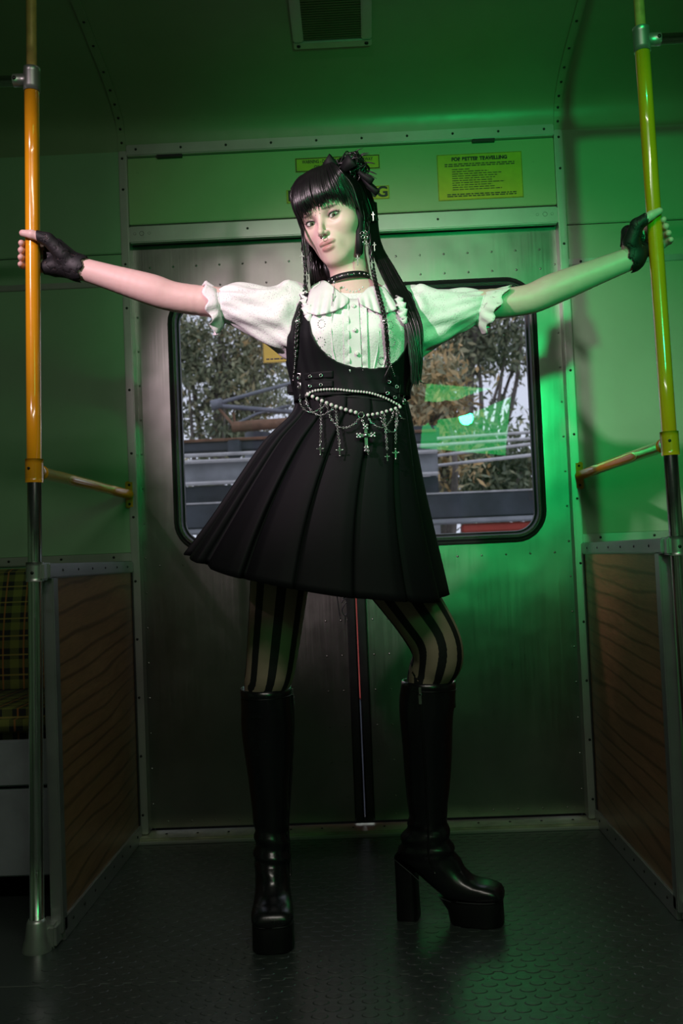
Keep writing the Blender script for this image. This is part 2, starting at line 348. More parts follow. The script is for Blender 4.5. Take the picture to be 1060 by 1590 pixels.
# ---- sliding door leaves
def rrect(x0, x1, z0, z1, r, n=8):
    pts = []
    for cx, cz, a0 in ((x1 - r, z1 - r, 0), (x0 + r, z1 - r, 90), (x0 + r, z0 + r, 180), (x1 - r, z0 + r, 270)):
        for k in range(n + 1):
            a = R(a0 + 90 * k / n); pts.append((cx + r * math.cos(a), cz + r * math.sin(a)))
    return pts
YD = .042
def door_leaf(idx, x0, x1, wx0, wx1, wz0, wz1):
    z0, z1 = .026, 1.90
    hole = rrect(wx0, wx1, wz0, wz1, .085)
    cx, cz = (wx0 + wx1) / 2, (wz0 + wz1) / 2
    # make sure leaf corners are present: add rays through the corners
    ang = sorted([(math.atan2(z - cz, x - cx), (x, z)) for x, z in hole])
    def outer(x, z):
        dx, dz = x - cx, z - cz; t = min(((x1 if dx > 0 else x0) - cx) / dx if abs(dx) > 1e-9 else 1e9, ((z1 if dz > 0 else z0) - cz) / dz if abs(dz) > 1e-9 else 1e9)
        return (cx + dx * t, cz + dz * t)
    inn = [p for _, p in ang]; out = [outer(*p) for p in inn]
    for c in ((x0, z0), (x1, z0), (x1, z1), (x0, z1)):   # snap the nearest outer sample to each corner
        k = min(range(len(out)), key=lambda i: (out[i][0] - c[0]) ** 2 + (out[i][1] - c[1]) ** 2); out[k] = c
    rings = [[(x, YD + .03, z) for x, z in out], [(x, YD, z) for x, z in out], [(x, YD, z) for x, z in inn], [(x, YD + .03, z) for x, z in inn]]
    mb = MB(); mb.grid(np.array(rings), closev=True, smooth=False, flip=True)
    d = struct('door_%d' % idx, mb, M['door_sheet'])
    # window rim, rubber gasket and pane
    def ringmesh(offs):   # offs: list of (inset, y)
        g = [[(x, y, z) for x, z in rrect(wx0 + i, wx1 - i, wz0 + i, wz1 - i, max(.085 - i, .02))] for i, y in offs]
        m_ = MB(); m_.grid(np.array(g), closev=True, smooth=False); return m_
    ringmesh([(-.012, YD), (-.012, YD - .006), (-.007, YD - .009), (-.003, YD - .006), (-.003, YD)]).build('window_rim', M['gloss_rubber'], d)
    ringmesh([(-.003, YD), (-.002, YD - .007), (.004, YD - .010), (.012, YD - .008), (.016, YD + .004), (.022, YD + .008), (.024, YD + .018)]).build('window_gasket', M['black_rubber'], d)
    ringmesh([(.006, YD - .0105), (.008, YD - .0118), (.010, YD - .0105)]).build('gasket_bead', M['chrome_pole'], d)
    pane = MB(); hp = rrect(wx0 + .018, wx1 - .018, wz0 + .018, wz1 - .018, .067)
    pane.add([(x, YD + .014, z) for x, z in hp], [tuple(range(len(hp)))]); pane.build('pane', M['pane_glass'], d)
    rv = MB()
    for k in range(8):
        t_ = (k + .5) / 8
        for x, z in ((x0 + .03 + (x1 - x0 - .06) * t_, wz1 + .035), (x0 + .03 + (x1 - x0 - .06) * t_, wz0 - .05), (x0 + .03 + (x1 - x0 - .06) * t_, .045), (x0 + .03 + (x1 - x0 - .06) * t_, 1.80)):
            rv.lathe((x, YD, z), [(.0036, 0), (.003, .0010), (.0001, .0014)], n=7, axis=(0, -1, 0))
    for k in range(16):
        z = .1 + k * .11
        for x in (x0 + .022, x1 - .022, ) + ((x1 - .07,) if idx == 1 else (x0 + .07,)):
            if wz0 - .05 < z < wz1 + .03 and x not in (x0 + .022, x1 - .022): continue
            rv.lathe((x, YD, z), [(.0036, 0), (.003, .0010), (.0001, .0014)], n=7, axis=(0, -1, 0))
    tag(rv.build('rivet_row', M['door_sheet'], d), kind='stuff')
    ex0, ex1 = (x1 - .003, x1 + .0262) if idx == 1 else (x0 - .0262, x0 + .003)
    rb = MB(); n = 5
    prof_ = [(ex0, YD + .028), (ex0, YD - .004), (ex0 + .005, YD - .010), (ex1 - .005, YD - .010), (ex1, YD - .004), (ex1, YD + .028)]
    rb.grid(np.array([[(x, y, z) for z in (z0, z1)] for x, y in prof_]), smooth=False); rb.build('edge_rubber', M['gloss_rubber'], d)
    return d
SEAM = -.008
d1 = door_leaf(1, -.690, SEAM - .027, -.560, -.115, .895, 1.700)
d2 = door_leaf(2, SEAM + .029, .690, .085, .590, .886, 1.703)
for dd, s in ((d1, -1), (d2, 1)):
    mb = MB(); mb.lathe((SEAM + s * .045, YD, .105), [(.006, 0), (.005, -.001), (.0001, -.001)], n=12, axis=(0, -1, 0)); mb.build('lock_hole', M['dark_screw'], dd)
# scribble on the left leaf
def sx(x, y): return tuple(px(x, y, Y=YD - .0008))
mb = MB()
for st in ([(523, 926), (525, 940), (528, 961)], [(532, 930), (536, 924), (540, 922)], [(530, 936), (534, 930), (538, 934), (533, 941), (531, 949), (535, 956), (539, 950)], [(534, 926), (540, 940), (537, 957)], [(536, 958), (535, 969)]):
    mb.tube(smooth_path([sx(*p) for p in st], 5), .0016, n=5)
tag(mb.build('scribble', M['graffiti_ink'], d1), label='dark pen scribble')
# ---- floor studs: rows of flat ovals; the largest 300 each on their own
stud = MB(); n = 12; base = [(.0170 * math.cos(2 * PI * k / n), .0115 * math.sin(2 * PI * k / n)) for k in range(n)]
stud.grid(np.array([[(x * s_, y * s_, h) for x, y in base] for s_, h in ((1, 0), (.94, .0006), (.84, .0009))]), closev=True)
stud.f.append(tuple(2 * n + k for k in range(n))); stud.sm.append(False)
sme = bpy.data.meshes.new('stud'); sme.from_pydata(stud.v, [], stud.f); sme.polygons.foreach_set('use_smooth', stud.sm); sme.materials.append(M['floor_rubber'])
spots = []
for j in range(58):
    y = -.075 - j * .0285
    for i in range(-16, 17):
        x = i * .047 + (.0235 if j % 2 else 0)
        if -.69 < x < .68: spots.append((x, y))
spots.sort(key=lambda q: q[1])
vis = [q for q in spots if q[1] > -1.22 and abs(q[0]) < .26 * (q[1] + 3.1) + .04]
big = vis[:300]; bigset = set(big)
for x, y in big:
    o = bpy.data.objects.new('stud', sme); COL.objects.link(o); o.parent = floor; o.location = (x, y, 0)
rest = MB()
for x, y in spots:
    if (x, y) not in bigset: rest.add([(a + x, b + y, c_) for a, b, c_ in stud.v], stud.f, False)
tag(rest.build('stud_field', M['floor_rubber'], floor), kind='stuff')
simple('seam_filler', (.10, .11, .10), .5)
MB().box((-.9, -1.042, -.004), (1.2, -1.039, .0008)).build('floor_seam', M['seam_filler'], floor)
# ---- partitions beside the seats
for sgn in (-1, 1):
    X = .708 * sgn; a, b = X - .009, X + .009
    root = empty('seat_partition', (X, -.4, 0))
    tag(root, 'wood laminate screen with metal kick plate %s' % ('beside the tartan bench, left of the doors' if sgn < 0 else 'on the right of the doors, in reddish light'), 'partition', 'laminate screens at the doorway')
    def pt(mbx, name, mat):
        o = mbx.build(name, mat, root); o.matrix_parent_inverse = Matrix.Translation((-X, .4, 0)); return o
    pt(MB().box((a, -.800, .02), (b, -.012, .83)), 'laminate_panel', M['wood_laminate'])
    pt(MB().box((X - .014, -.835, .828), (X + .014, -.010, .862), .003), 'top_rail', M['kick_plate'])
    pt(MB().box((X - .014, -.815, .02), (X + .014, -.778, .83), .003), 'edge_channel', M['kick_plate'])
    pt(MB().box((X - .014, -.80, 0), (X + .014, -.010, .052), .002), 'kick_plate', M['kick_plate'])
    pt(MB().box((X - .012, -.028, .05), (X + .012, -.010, .83), .002), 'edge_channel', M['black_rubber'])
    mb = MB()
    for k in range(8):
        screw(mb, X - sgn * .014, -.07 - k * .095, .03, .004, (-sgn, 0, 0)); 
        if k < 6: screw(mb, X - sgn * .014, -.09 - k * .13, .846, .0035, (-sgn, 0, 0))
    o = pt(mb, 'screw_row', M['dark_screw']); o['kind'] = 'stuff'
# ---- grab poles
def polepts(sgn):
    return [(-.742, 0), (-.697, 2.15)] if sgn < 0 else [(.737, 0), (.7075, 2.15)]
def pole_x(sgn, z):
    (x0, z0), (x1, z1) = polepts(sgn); return x0 + (x1 - x0) * (z - z0) / (z1 - z0)
YP = -.85
for sgn in (-1, 1):
    root = empty('grab_pole', (pole_x(sgn, 0), YP, 0))
    tag(root, 'yellow and chrome grab pole at the %s edge, gripped by a gloved hand' % ('left' if sgn < 0 else 'right'), 'pole', 'grab poles of the doorway')
    inv = Matrix.Translation((-pole_x(sgn, 0), -YP, 0))
    def pp(mbx, name, mat):
        o = mbx.build(name, mat, root); o.matrix_parent_inverse = inv; return o
    def seg(z0, z1, r, n=24): return MB().tube([(pole_x(sgn, z), YP, z) for z in np.linspace(z0, z1, 6)], r, n=n)
    pp(seg(.0, 1.10, .0158), 'lower_tube', M['chrome_pole'])
    pp(seg(1.075, 1.985, .0168), 'yellow_sleeve', M['yellow_enamel'])
    pp(seg(1.98, 2.43, .0120), 'upper_tube', M['worn_yellow'])
    zt = 1.985 if sgn < 0 else 2.005
    pp(seg(zt - .028, zt + .028, .0192).tube([(pole_x(sgn, zt) + sgn * t_, YP, zt) for t_ in (0, .02, .042)], .0150, n=16), 'tee_fitting', M['cast_bracket'])
    pp(MB().tube([(pole_x(sgn, zt) + sgn * t_, YP, zt) for t_ in (.03, 1.5)], .0125, n=16), 'ceiling_rail', M['chrome_pole'])
    zc = 1.074
    j = seg(zc - .027, zc + .027, .0204)
    q0 = np.array([pole_x(sgn, zc), YP, zc]); q1 = np.array([sgn * .700, -.004, 1.071])
    j.tube([q0, q0 + (q1 - q0) * .055], .0172, n=18)
    pp(j, 'sleeve_joint', M['yellow_enamel'])
    pp(MB().tube([q0 + (q1 - q0) * t_ for t_ in (.02, .3, .7, .985)], .0145, n=18), 'brace_tube', M['yellow_enamel'])
    pp(MB().box((q1[0] - .013, -.010, q1[2] - .042), (q1[0] + .013, 0.0, q1[2] + .042), .003), 'brace_plate', M['yellow_enamel'])
    mb = MB(); screw(mb, q1[0], -.010, q1[2] + .030, .0042); screw(mb, q1[0], -.010, q1[2] - .030, .0042)
    screw(mb, pole_x(sgn, zc) - .006, YP - .0195, zc + .005, .0035); screw(mb, pole_x(sgn, zt) + sgn * .036, YP - .015, zt, .0045); screw(mb, pole_x(sgn, .845), YP - .019, .842, .004)
    o = pp(mb, 'screw_row', M['dark_screw']); o['kind'] = 'stuff'
    # clamp to the partition top rail and cast foot
    cl = seg(.822, .866, .0198); cl.box((min(pole_x(sgn, .845), sgn * .70) , YP - .012, .824), (max(pole_x(sgn, .845), sgn * .70), YP + .05, .864), .004) 
    pp(cl, 'clamp', M['cast_bracket'])
    xf = pole_x(sgn, 0); ft = MB()
    ft.lathe((xf, YP, 0), [(.033, 0), (.032, .008), (.026, .03), (.0215, .062), (.0175, .070), (.016, .070)], n=24)
    x2 = sgn * .708
    ft.box((min(xf, x2) - .004, YP, 0), (max(xf, x2) + .008, YP + .07, .052), .006)
    pp(ft, 'foot_casting', M['cast_bracket'])
# ---- bench behind the left partition
bn = empty('bench_seat', (-1.6, -.3, 0)); tag(bn, 'tartan upholstered bench on a grey metal box base', 'seat')
def bp(mbx, name, mat):
    o = mbx.build(name, mat, bn); o.matrix_parent_inverse = Matrix.Translation((1.6, .3, 0)); return o
def cushion(lo, hi, bev=.02):
    m_ = MB(); m_.box(lo, hi, bev); m_.sm = [True] * len(m_.f); return m_
mb = MB(); bx = []
for k in range(9):
    t_ = k / 8; bx.append([(x, -.06 - .07 * (1 - t_) - .025 * math.sin(PI * t_), .47 + t_ * .375) for x in np.linspace(-2.3, -.735, 12)])
bx = [[(p[0], -.02, p[2] - .01) for p in bx[0]]] + bx + [[(p[0], -.02, p[2] + .01) for p in bx[-1]]]
mb.grid(np.array(bx), flip=True); bp(mb, 'back_cushion', M['tartan'])
bp(cushion((-2.3, -.565, .415), (-.735, -.10, .495), .025), 'seat_cushion', M['tartan'])
bp(MB().box((-2.3, -.555, .30), (-.735, -.02, .416), .004), 'seat_rail', M['bench_metal'])
bp(MB().box((-2.3, -.545, .07), (-.735, -.02, .292), .004), 'base_box', M['bench_metal'])
# ---- signs
def text(body, size, mat, parent, center, name='lettering', bold=.0, align='CENTER', width=None):
    cu = bpy.data.curves.new(name, 'FONT'); cu.body = body; cu.size = size; cu.align_x = align; cu.align_y = 'CENTER'; cu.offset = bold; cu.extrude = .0002
    ob_ = bpy.data.objects.new('tmp', cu); COL.objects.link(ob_)
    me = bpy.data.meshes.new_from_object(ob_.evaluated_get(bpy.context.evaluated_depsgraph_get())); bpy.data.objects.remove(ob_)
    co = np.empty(len(me.vertices) * 3); me.vertices.foreach_get('co', co); co = co.reshape(-1, 3)
    if width: 
        wd = co[:, 0].max() - co[:, 0].min(); co[:, 0] *= width / wd
    out = np.stack([co[:, 0] + center[0], center[1] - co[:, 2], co[:, 1] + center[2]], 1)
    me.vertices.foreach_set('co', out.reshape(-1)); me.materials.clear()
    return link(name, me, parent, mat)
def plate(name, label, x0, x1, z0, z1, y, border=0.0):
    o = MB().box((x0, y, z0), (x1, y + .0015, z1)).build(name, M['sign_yellow']); tag(o, label, 'sign')
    if border:
        b = border; e = .0012; m_ = MB(); y0, y1 = y - .0004, y + .0002
        m_.box((x0 + e, y0, z0 + e), (x1 - e, y1, z0 + e + b)).box((x0 + e, y0, z1 - e - b), (x1 - e, y1, z1 - e)).box((x0 + e, y0, z0 + e + b), (x0 + e + b, y1, z1 - e - b)).box((x1 - e - b, y0, z0 + e + b), (x1 - e, y1, z1 - e - b))
        m_.build('border', M['sign_ink'], o)
    return o
YS = .0035
s = plate('warning_sign', 'narrow yellow warning sign about standing in the doorway, black border', -.142, .126, 2.072, 2.118, YS, .0028)
text('WARNING - DO NOT STAND IN DOORWAY', .0155, M['sign_ink'], s, (-.008, YS - .0003, 2.104), bold=.0004, width=.225)
text('OR LEAN ON THE DOOR', .0155, M['sign_ink'], s, (-.008, YS - .0003, 2.086), bold=.0004, width=.150)
s = plate('no_smoking_sign', 'yellow no smoking sign mostly hidden behind the head', -.174, .152, 1.974, 2.017, YS, .0012)
text('NO SMOKING', .046, M['sign_ink'], s, (-.011, YS - .0003, 1.9955), bold=.0016, width=.315)
s = plate('travel_notice', 'large yellow notice headed for better travelling, upper right of doors', .306, .574, 1.958, 2.106, YS, .001)
text('FOR BETTER TRAVELLING', .0155, M['sign_ink'], s, (.440, YS - .0003, 2.089), bold=.0009, width=.175)
mb = MB(); rr_ = random.Random(3)
def wordline(x0, x1, z, h):
    x = x0
    while x < x1:
        wl_ = rr_.uniform(.006, .020); mb.box((x, YS - .0004, z - h / 2), (min(x + wl_, x1), YS + .0002, z + h / 2)); x += wl_ + .0028
for z in (2.0735, 2.0675): wordline(.330, .550, z, .0032)
for k, L in enumerate((.055, .115, .155, .142, .135, .125, .165, .125, .135, .155)): wordline(.352, .352 + L, 2.0565 - k * .0072, .0024)
for z in (1.9765, 1.9705): wordline(.334, .552, z, .0034)
tag(mb.build('small_print', M['sign_ink'], s), kind='stuff')
wy = YD + .0122
s = plate('door_sticker', 'small yellow door opening sticker on the left window glass', -.272, -.135, 1.478, 1.545, wy, .0014)
text('OPEN', .017, M['sign_red'], s, (-.20, wy - .0003, 1.505), bold=.0004)
mb = MB(); YS = wy; wordline(-.262, -.145, 1.490, .0045); tag(mb.build('small_print', M['sign_ink'], s), kind='stuff')
# ---- ceiling vent
def cz(y):
    ys = [p[0] for p in prof][::-1]; zs = [p[1] for p in prof][::-1]; return float(np.interp(y, ys, zs))
v0 = empty('ceiling_vent', (0, -.40, cz(-.40))); tag(v0, 'square metal grille with corner screws in the green ceiling', 'vent')
dz = (cz(-.52) - cz(-.28)) / .24
v0.rotation_euler = (-math.atan(dz), 0, 0)
MB().box((-.118, -.135, -.012), (.108, -.105, .012), .003).box((-.118, .105, -.012), (.108, .135, .012), .003).box((-.118, -.105, -.012), (-.088, .105, .012), .003).box((.078, -.105, -.012), (.108, .105, .012), .003).build('frame', M['alu_trim'], v0)
mb = MB()
for k in range(22): mb.box((-.089, -.105 + k * .0096, -.007), (.079, -.0995 + k * .0096, .004))
mb.build('grille', M['vent_mesh'], v0); MB().box((-.089, -.106, .003), (.079, .106, .006)).build('backing', M['vent_mesh'], v0)
mb = MB()
for x in (-.103, .093):
    for y in (-.12, .12): screw(mb, x, y, -.012, .006, (0, 0, -1))
tag(mb.build('screw_set', M['dark_screw'], v0), kind='stuff')

# ---- the green gelled softbox beside the photographer (its reflection shows in the right window)
simple('softbox_cloth', (.012, .012, .012), .8)
t = NT('green_diffuser'); t.b.inputs['Base Color'].default_value = (.2, .6, .3, 1); t.b.inputs['Emission Color'].default_value = (.01, 1.0, .20, 1); t.b.inputs['Emission Strength'].default_value = 3.6; M['green_diffuser'] = t.m
sb = empty('softbox_lamp', (.68, -2.87, 1.66)); tag(sb, 'green softbox flash beside the photographer, reflected in the right window', 'lamp')
sb.rotation_euler = (0, R(8), R(5))
G = [[(x * w_, y_, z_ * h_) for x, z_ in ((-1, -1), (1, -1), (1, 1), (-1, 1))] for w_, h_, y_ in ((.05, .05, -.28), (.06, .06, -.22), (.26, .20, -.02), (.27, .21, 0))]
MB().grid(np.array(G), closev=True, smooth=False).build('housing', M['softbox_cloth'], sb)
MB().box((-.26, -.012, -.20), (.26, -.006, .20)).build('diffuser', M['green_diffuser'], sb)
MB().tube([(0, -.25, 0), (0, -.25, -1.66)], .014, n=10).build('stand', M['chrome_pole'], sb)
# ================================================================== OUTSIDE THE WINDOWS
simple('ground_gravel', (.20, .19, .18), .9, nscale=40); simple('bark', (.16, .135, .12), .9, var=.35, nscale=20)
simple('wagon_dark', (.045, .052, .065), .6, .1, var=.35, nscale=6); simple('wagon_grey', (.30, .31, .33), .6, .1, var=.3, nscale=4)
simple('rail_white', (.62, .60, .60), .5, var=.2); simple('rust', (.26, .14, .085), .8, var=.35, nscale=9); simple('boom_grey', (.21, .22, .25), .6, .2, var=.25, nscale=8); simple('wagon_red', (.45, .05, .035), .6)
t = NT('gum_leaf'); at_ = t.n('ShaderNodeAttribute', attribute_name='tone'); 
t.set(Base_Color=t.ramp(at_.outputs['Fac'], [(0, (.05, .075, .05)), (.45, (.20, .23, .13)), (.75, (.40, .38, .22)), (1, (.60, .40, .17))]), Roughness=.6); M['gum_leaf'] = t.m
gr = struct('ground_outside', MB().box((-30, .3, -1.25), (30, 60, -1.2)), M['ground_gravel'])
def tree(name, label, base, crown, nleaf, tone, seed, lean=0.0):
    rnd = np.random.default_rng(seed); root = empty(name); tag(root, label, 'tree', 'trees beyond the railway yard')
    cx, cy, cz_ = px(crown[0], crown[1], Y=crown[2]); rx, ry, rz = crown[3:]; base = (cx + base, cy, -1.2); root.location = base
    bx, by, bz = base
    mb = MB(); top = np.array([cx - bx, cy - by, cz_ - bz + rz * .3])
    trunk = smooth_path([(0, 0, 0), (lean * .3, 0, top[2] * .3), (top[0] * .6 + lean, top[1] * .5, top[2] * .62), top], 5)
    mb.tube(trunk, np.linspace(.17, .04, len(trunk)), n=9)
    tips = []
    for k in range(16):
        s_ = trunk[int(len(trunk) * rnd.uniform(.35, .95))]; d = rnd.normal(size=3); d /= np.linalg.norm(d)
        e = np.array([cx - bx, cy - by, cz_ - bz]) + d * np.array([rx, ry, rz]) * rnd.uniform(.5, .95)
        mid = (s_ + e) / 2 + rnd.normal(size=3) * .15; p = smooth_path([s_, mid, e], 4); mb.tube(p, np.linspace(.055, .012, len(p)), n=6); tips += p[3:]
    mb.build('trunk', M['bark'], root)
    cl = []; 
    for k in range(70):
        d = rnd.normal(size=3); d /= np.linalg.norm(d)
        cl.append(np.array([cx - bx, cy - by, cz_ - bz]) + d * np.array([rx, ry, rz]) * rnd.uniform(.25, 1.0) if k > 30 else tips[rnd.integers(len(tips))])
    vs = np.empty((nleaf * 4, 3)); tn = np.empty(nleaf * 4)
    ctone = rnd.normal(size=len(cl)) * .14
    for k in range(nleaf):
        i = rnd.integers(len(cl)); c_ = cl[i] + rnd.normal(size=3) * np.array([.17, .17, .14])
        a = rnd.normal(size=3); a[2] -= .8; a /= np.linalg.norm(a); b = np.cross(a, rnd.normal(size=3)); b /= np.linalg.norm(b)
        L, W_ = rnd.uniform(.035, .075), rnd.uniform(.013, .026)
        vs[4 * k:4 * k + 4] = [c_ - a * L, c_ + b * W_, c_ + a * L, c_ - b * W_]; tn[4 * k:4 * k + 4] = np.clip(tone + ctone[i] + rnd.normal() * .13, 0, 1)
    me = bpy.data.meshes.new('foliage'); me.from_pydata(vs.tolist(), [], [(4 * k, 4 * k + 1, 4 * k + 2, 4 * k + 3) for k in range(nleaf)])
    at2 = me.attributes.new('tone', 'FLOAT', 'POINT'); at2.data.foreach_set('value', tn)
    tag(link('foliage', me, root, M['gum_leaf']), kind='stuff')
tree('gum_tree', 'olive green gum tree filling the upper left window', -.4, (345, 555, 10.2, 1.35, .7, 1.35), 8500, .50, 1)
tree('gum_tree', 'grey green gum tree behind the waist, between the windows', .2, (520, 560, 12.2, 1.1, .7, 1.3), 5500, .45, 2, .2)
tree('autumn_tree', 'orange brown tree behind the trailing hair in the right window', .12, (655, 625, 7.2, .42, .2, .40), 4200, .86, 3, .1)
tree('gum_tree', 'dark trunked gum tree in the middle of the right window', -.15, (735, 520, 9.9, 1.02, .5, .88), 5600, .46, 4, -.1)
tree('shrub_tree', 'low green shrub under the pipes in the right window', .1, (775, 725, 8.4, .58, .2, .46), 4200, .3, 5)
# freight wagon seen low through both windows
YW = 4.2
def w3(x, y, Y=YW): return px(x, y, Y=Y)
fw = empty('freight_wagon', (0, YW, -.3)); tag(fw, 'dark grey flat freight wagon with pale side rails across the window bottoms', 'wagon')
def fp(mbx, name, mat):
    o = mbx.build(name, mat, fw); o.matrix_parent_inverse = Matrix.Translation((0, -YW, .3)); return o
def band(xa, xb, za, zb, ya, yb): return MB().box((xa, ya, za), (xb, yb, zb), .01)
z = lambda y, x=340, Y=YW: float(px(x, y, Y=Y)[2])
fp(band(-4, .6, z(700), z(684), YW + .05, YW + .25), 'upper_beam', M['wagon_dark'])
fp(band(-4, .6, z(684), z(680), YW + .02, YW + .28), 'beam_cap', M['rust'])
fp(band(-4, .6, z(748), z(712), YW + .06, YW + .2), 'side_sheet', M['wagon_grey'])
fp(band(-4, .6, z(708), z(703), YW - .03, YW + .05), 'side_rail', M['rail_white'])
fp(band(-4, .6, z(718), z(713), YW - .03, YW + .05), 'side_rail', M['rail_white'])
fp(band(-4, .6, z(752), z(747), YW - .03, YW + .05), 'side_rail', M['rail_white'])
fp(band(-4, 4, z(803, 740), z(764, 740), YW, YW + .2), 'sole_bar', M['wagon_dark'])
fp(band(-4, 4, z(765, 740), z(762.5, 740), YW - .01, YW + .21), 'bar_edge', M['rail_white'])
fp(band(-4, 4, z(812, 740), z(804, 740), YW - .04, YW + .1), 'lower_flange', M['wagon_grey'])
fp(band(.75, 4, z(826, 740), z(813, 740), YW, YW + .15), 'brake_pipe', M['wagon_red'])
fp(band(-4, 4, z(900, 740), z(828, 740), YW + .15, YW + .3), 'underframe', M['wagon_dark'])
for x in (-2.6, -1.75, -.95): fp(band(x, x + .1, z(712), z(684), YW - .01, YW + .06), 'stanchion', M['wagon_dark'])
for x in (-2.9, 2.2):
    for dx in (0, .9):
        wm = MB(); wm.lathe((x + dx, YW - .05, -.78), [(.05, 0), (.05, .02), (.40, .02), (.43, .06), (.46, .08), (.46, .16), (.0001, .16)], n=24, axis=(0, 1, 0)); fp(wm, 'wheel', M['wagon_dark'])
fp(band(-4, .6, z(802), z(752), YW + .10, YW + .22), 'lower_sheet', M['wagon_dark'])
fp(band(-.6, .4, z(1085, 555), z(900, 555), YW + .0, YW + .4), 'slit_red_block', M['wagon_red'])  # red block added so the slit between the doors shows red
fp(band(-.7, .5, z(1400, 555), z(1087, 555), YW + .0, YW + .4), 'slit_dark_block', M['wagon_dark'])  # dark block added to hide bright ground behind the lower door slit
# pipes slanting across the right window
YR = 5.0
for k, (y0, y1) in enumerate(((684, 672), (694, 682), (713, 691), (728, 708))):
    a = np.array(px(635, y0, Y=YR)); b = np.array(px(812, y1, Y=YR - .2 * k)); d = b - a
    o = MB().tube([a - d * .15, b + d * 1.2], .013, n=8).build('barrier_pipe', M['rail_white'])
    tag(o, '%s white pipe crossing the right window' % ('topmost', 'second highest', 'third highest', 'lowest')[k], 'pipe', 'white pipes outside the right window')
# signal hut
hut = empty('signal_hut', (1.0, 5.6, 0)); tag(hut, 'small grey hut with a dark roof, left in the right window', 'hut')
def hp_(mbx, name, mat):
    o = mbx.build(name, mat, hut); o.matrix_parent_inverse = Matrix.Translation((-1.0, -5.6, 0)); return o
a = px(628, 770, Y=5.6); b = px(678, 690, Y=5.6); c_ = px(676, 662, Y=5.6)
hp_(MB().box((a[0] - .6, 5.6, -1.2), (b[0], 6.1, b[2]), .01), 'body', M['wagon_grey'])
hp_(MB().box((a[0] - .7, 5.5, b[2]), (b[0] + .02, 6.2, c_[2]), .02), 'roof', M['wagon_dark'])
q = px(652, 762, Y=5.58); q2 = px(668, 738, Y=5.58); hp_(MB().box((q[0], 5.58, q[2]), (q2[0], 5.61, q2[2]), .005), 'hatch', M['rail_white'])
q = px(669, 762, Y=5.58); q2 = px(676, 735, Y=5.58); hp_(MB().box((q[0], 5.585, q[2]), (q2[0], 5.61, q2[2]), .005), 'door_edge', M['wagon_dark'])
# crane boom
cb = empty('crane_boom', tuple(px(335, 628, Y=6.0))); tag(cb, 'grey lattice crane boom crossing the left window before the trees', 'crane')
o0 = Vector(px(335, 628, Y=6.0))
def cp(pts, r, name, mat):
    o = MB().tube([tuple(px(x, y, Y=6.0)) for x, y in pts], r, n=8).build(name, mat, cb); o.matrix_parent_inverse = Matrix.Translation(-o0)
cp([(335, 627), (400, 609), (560, 566)], .018, 'upper_chord', M['boom_grey']); cp([(335, 630), (430, 638), (560, 647)], .022, 'lower_chord', M['boom_grey'])
cp([(336, 630), (362, 660)], .014, 'lattice_bar', M['rust']); cp([(362, 660), (400, 642), (450, 630)], .014, 'lattice_bar', M['boom_grey'])
cp([(360, 663), (470, 655)], .05, 'counterweight', M['rust']); cp([(328, 630), (345, 626)], .05, 'boom_head', M['boom_grey'])
cp([(362, 640), (366, 668)], .012, 'lattice_bar', M['rust']); cp([(400, 672), (400, 760)], .12, 'pedestal', M['boom_grey'])
cp([(400, 760), (400, 1100)], .2, 'tower', M['boom_grey'])
# ================================================================== PERSON
# ---- implicit surface toolkit: smooth union of tapered limbs, meshed as one surface
def cap(a, b, ra, rb):
    a = np.array(a, float); b = np.array(b, float); ba = b - a; L = ba @ ba + 1e-12
    def f(p):
        t = np.clip(((p - a) @ ba) / L, 0, 1); return np.linalg.norm(p - a - t[:, None] * ba, axis=1) - (ra + (rb - ra) * t)
    return f
def ell(c, r, rot=None):
    c = np.array(c, float); r = np.array(r, float)
    def f(p):
        q = p - c
        if rot is not None: q = q @ rot
        k0 = np.linalg.norm(q / r, axis=1); k1 = np.linalg.norm(q / (r * r), axis=1) + 1e-9; return k0 * (k0 - 1) / k1
    return f
def su(a, b, k):
    h = np.clip(.5 + .5 * (b - a) / k, 0, 1); return b + (a - b) * h - k * h * (1 - h)
def ss(a, b, k): return -su(-a, b, k)          # smooth a minus b
def union(fs, k):
    def f(p):
        d = fs[0](p)
        for g in fs[1:]: d = su(d, g(p), k)
        return d
    return f
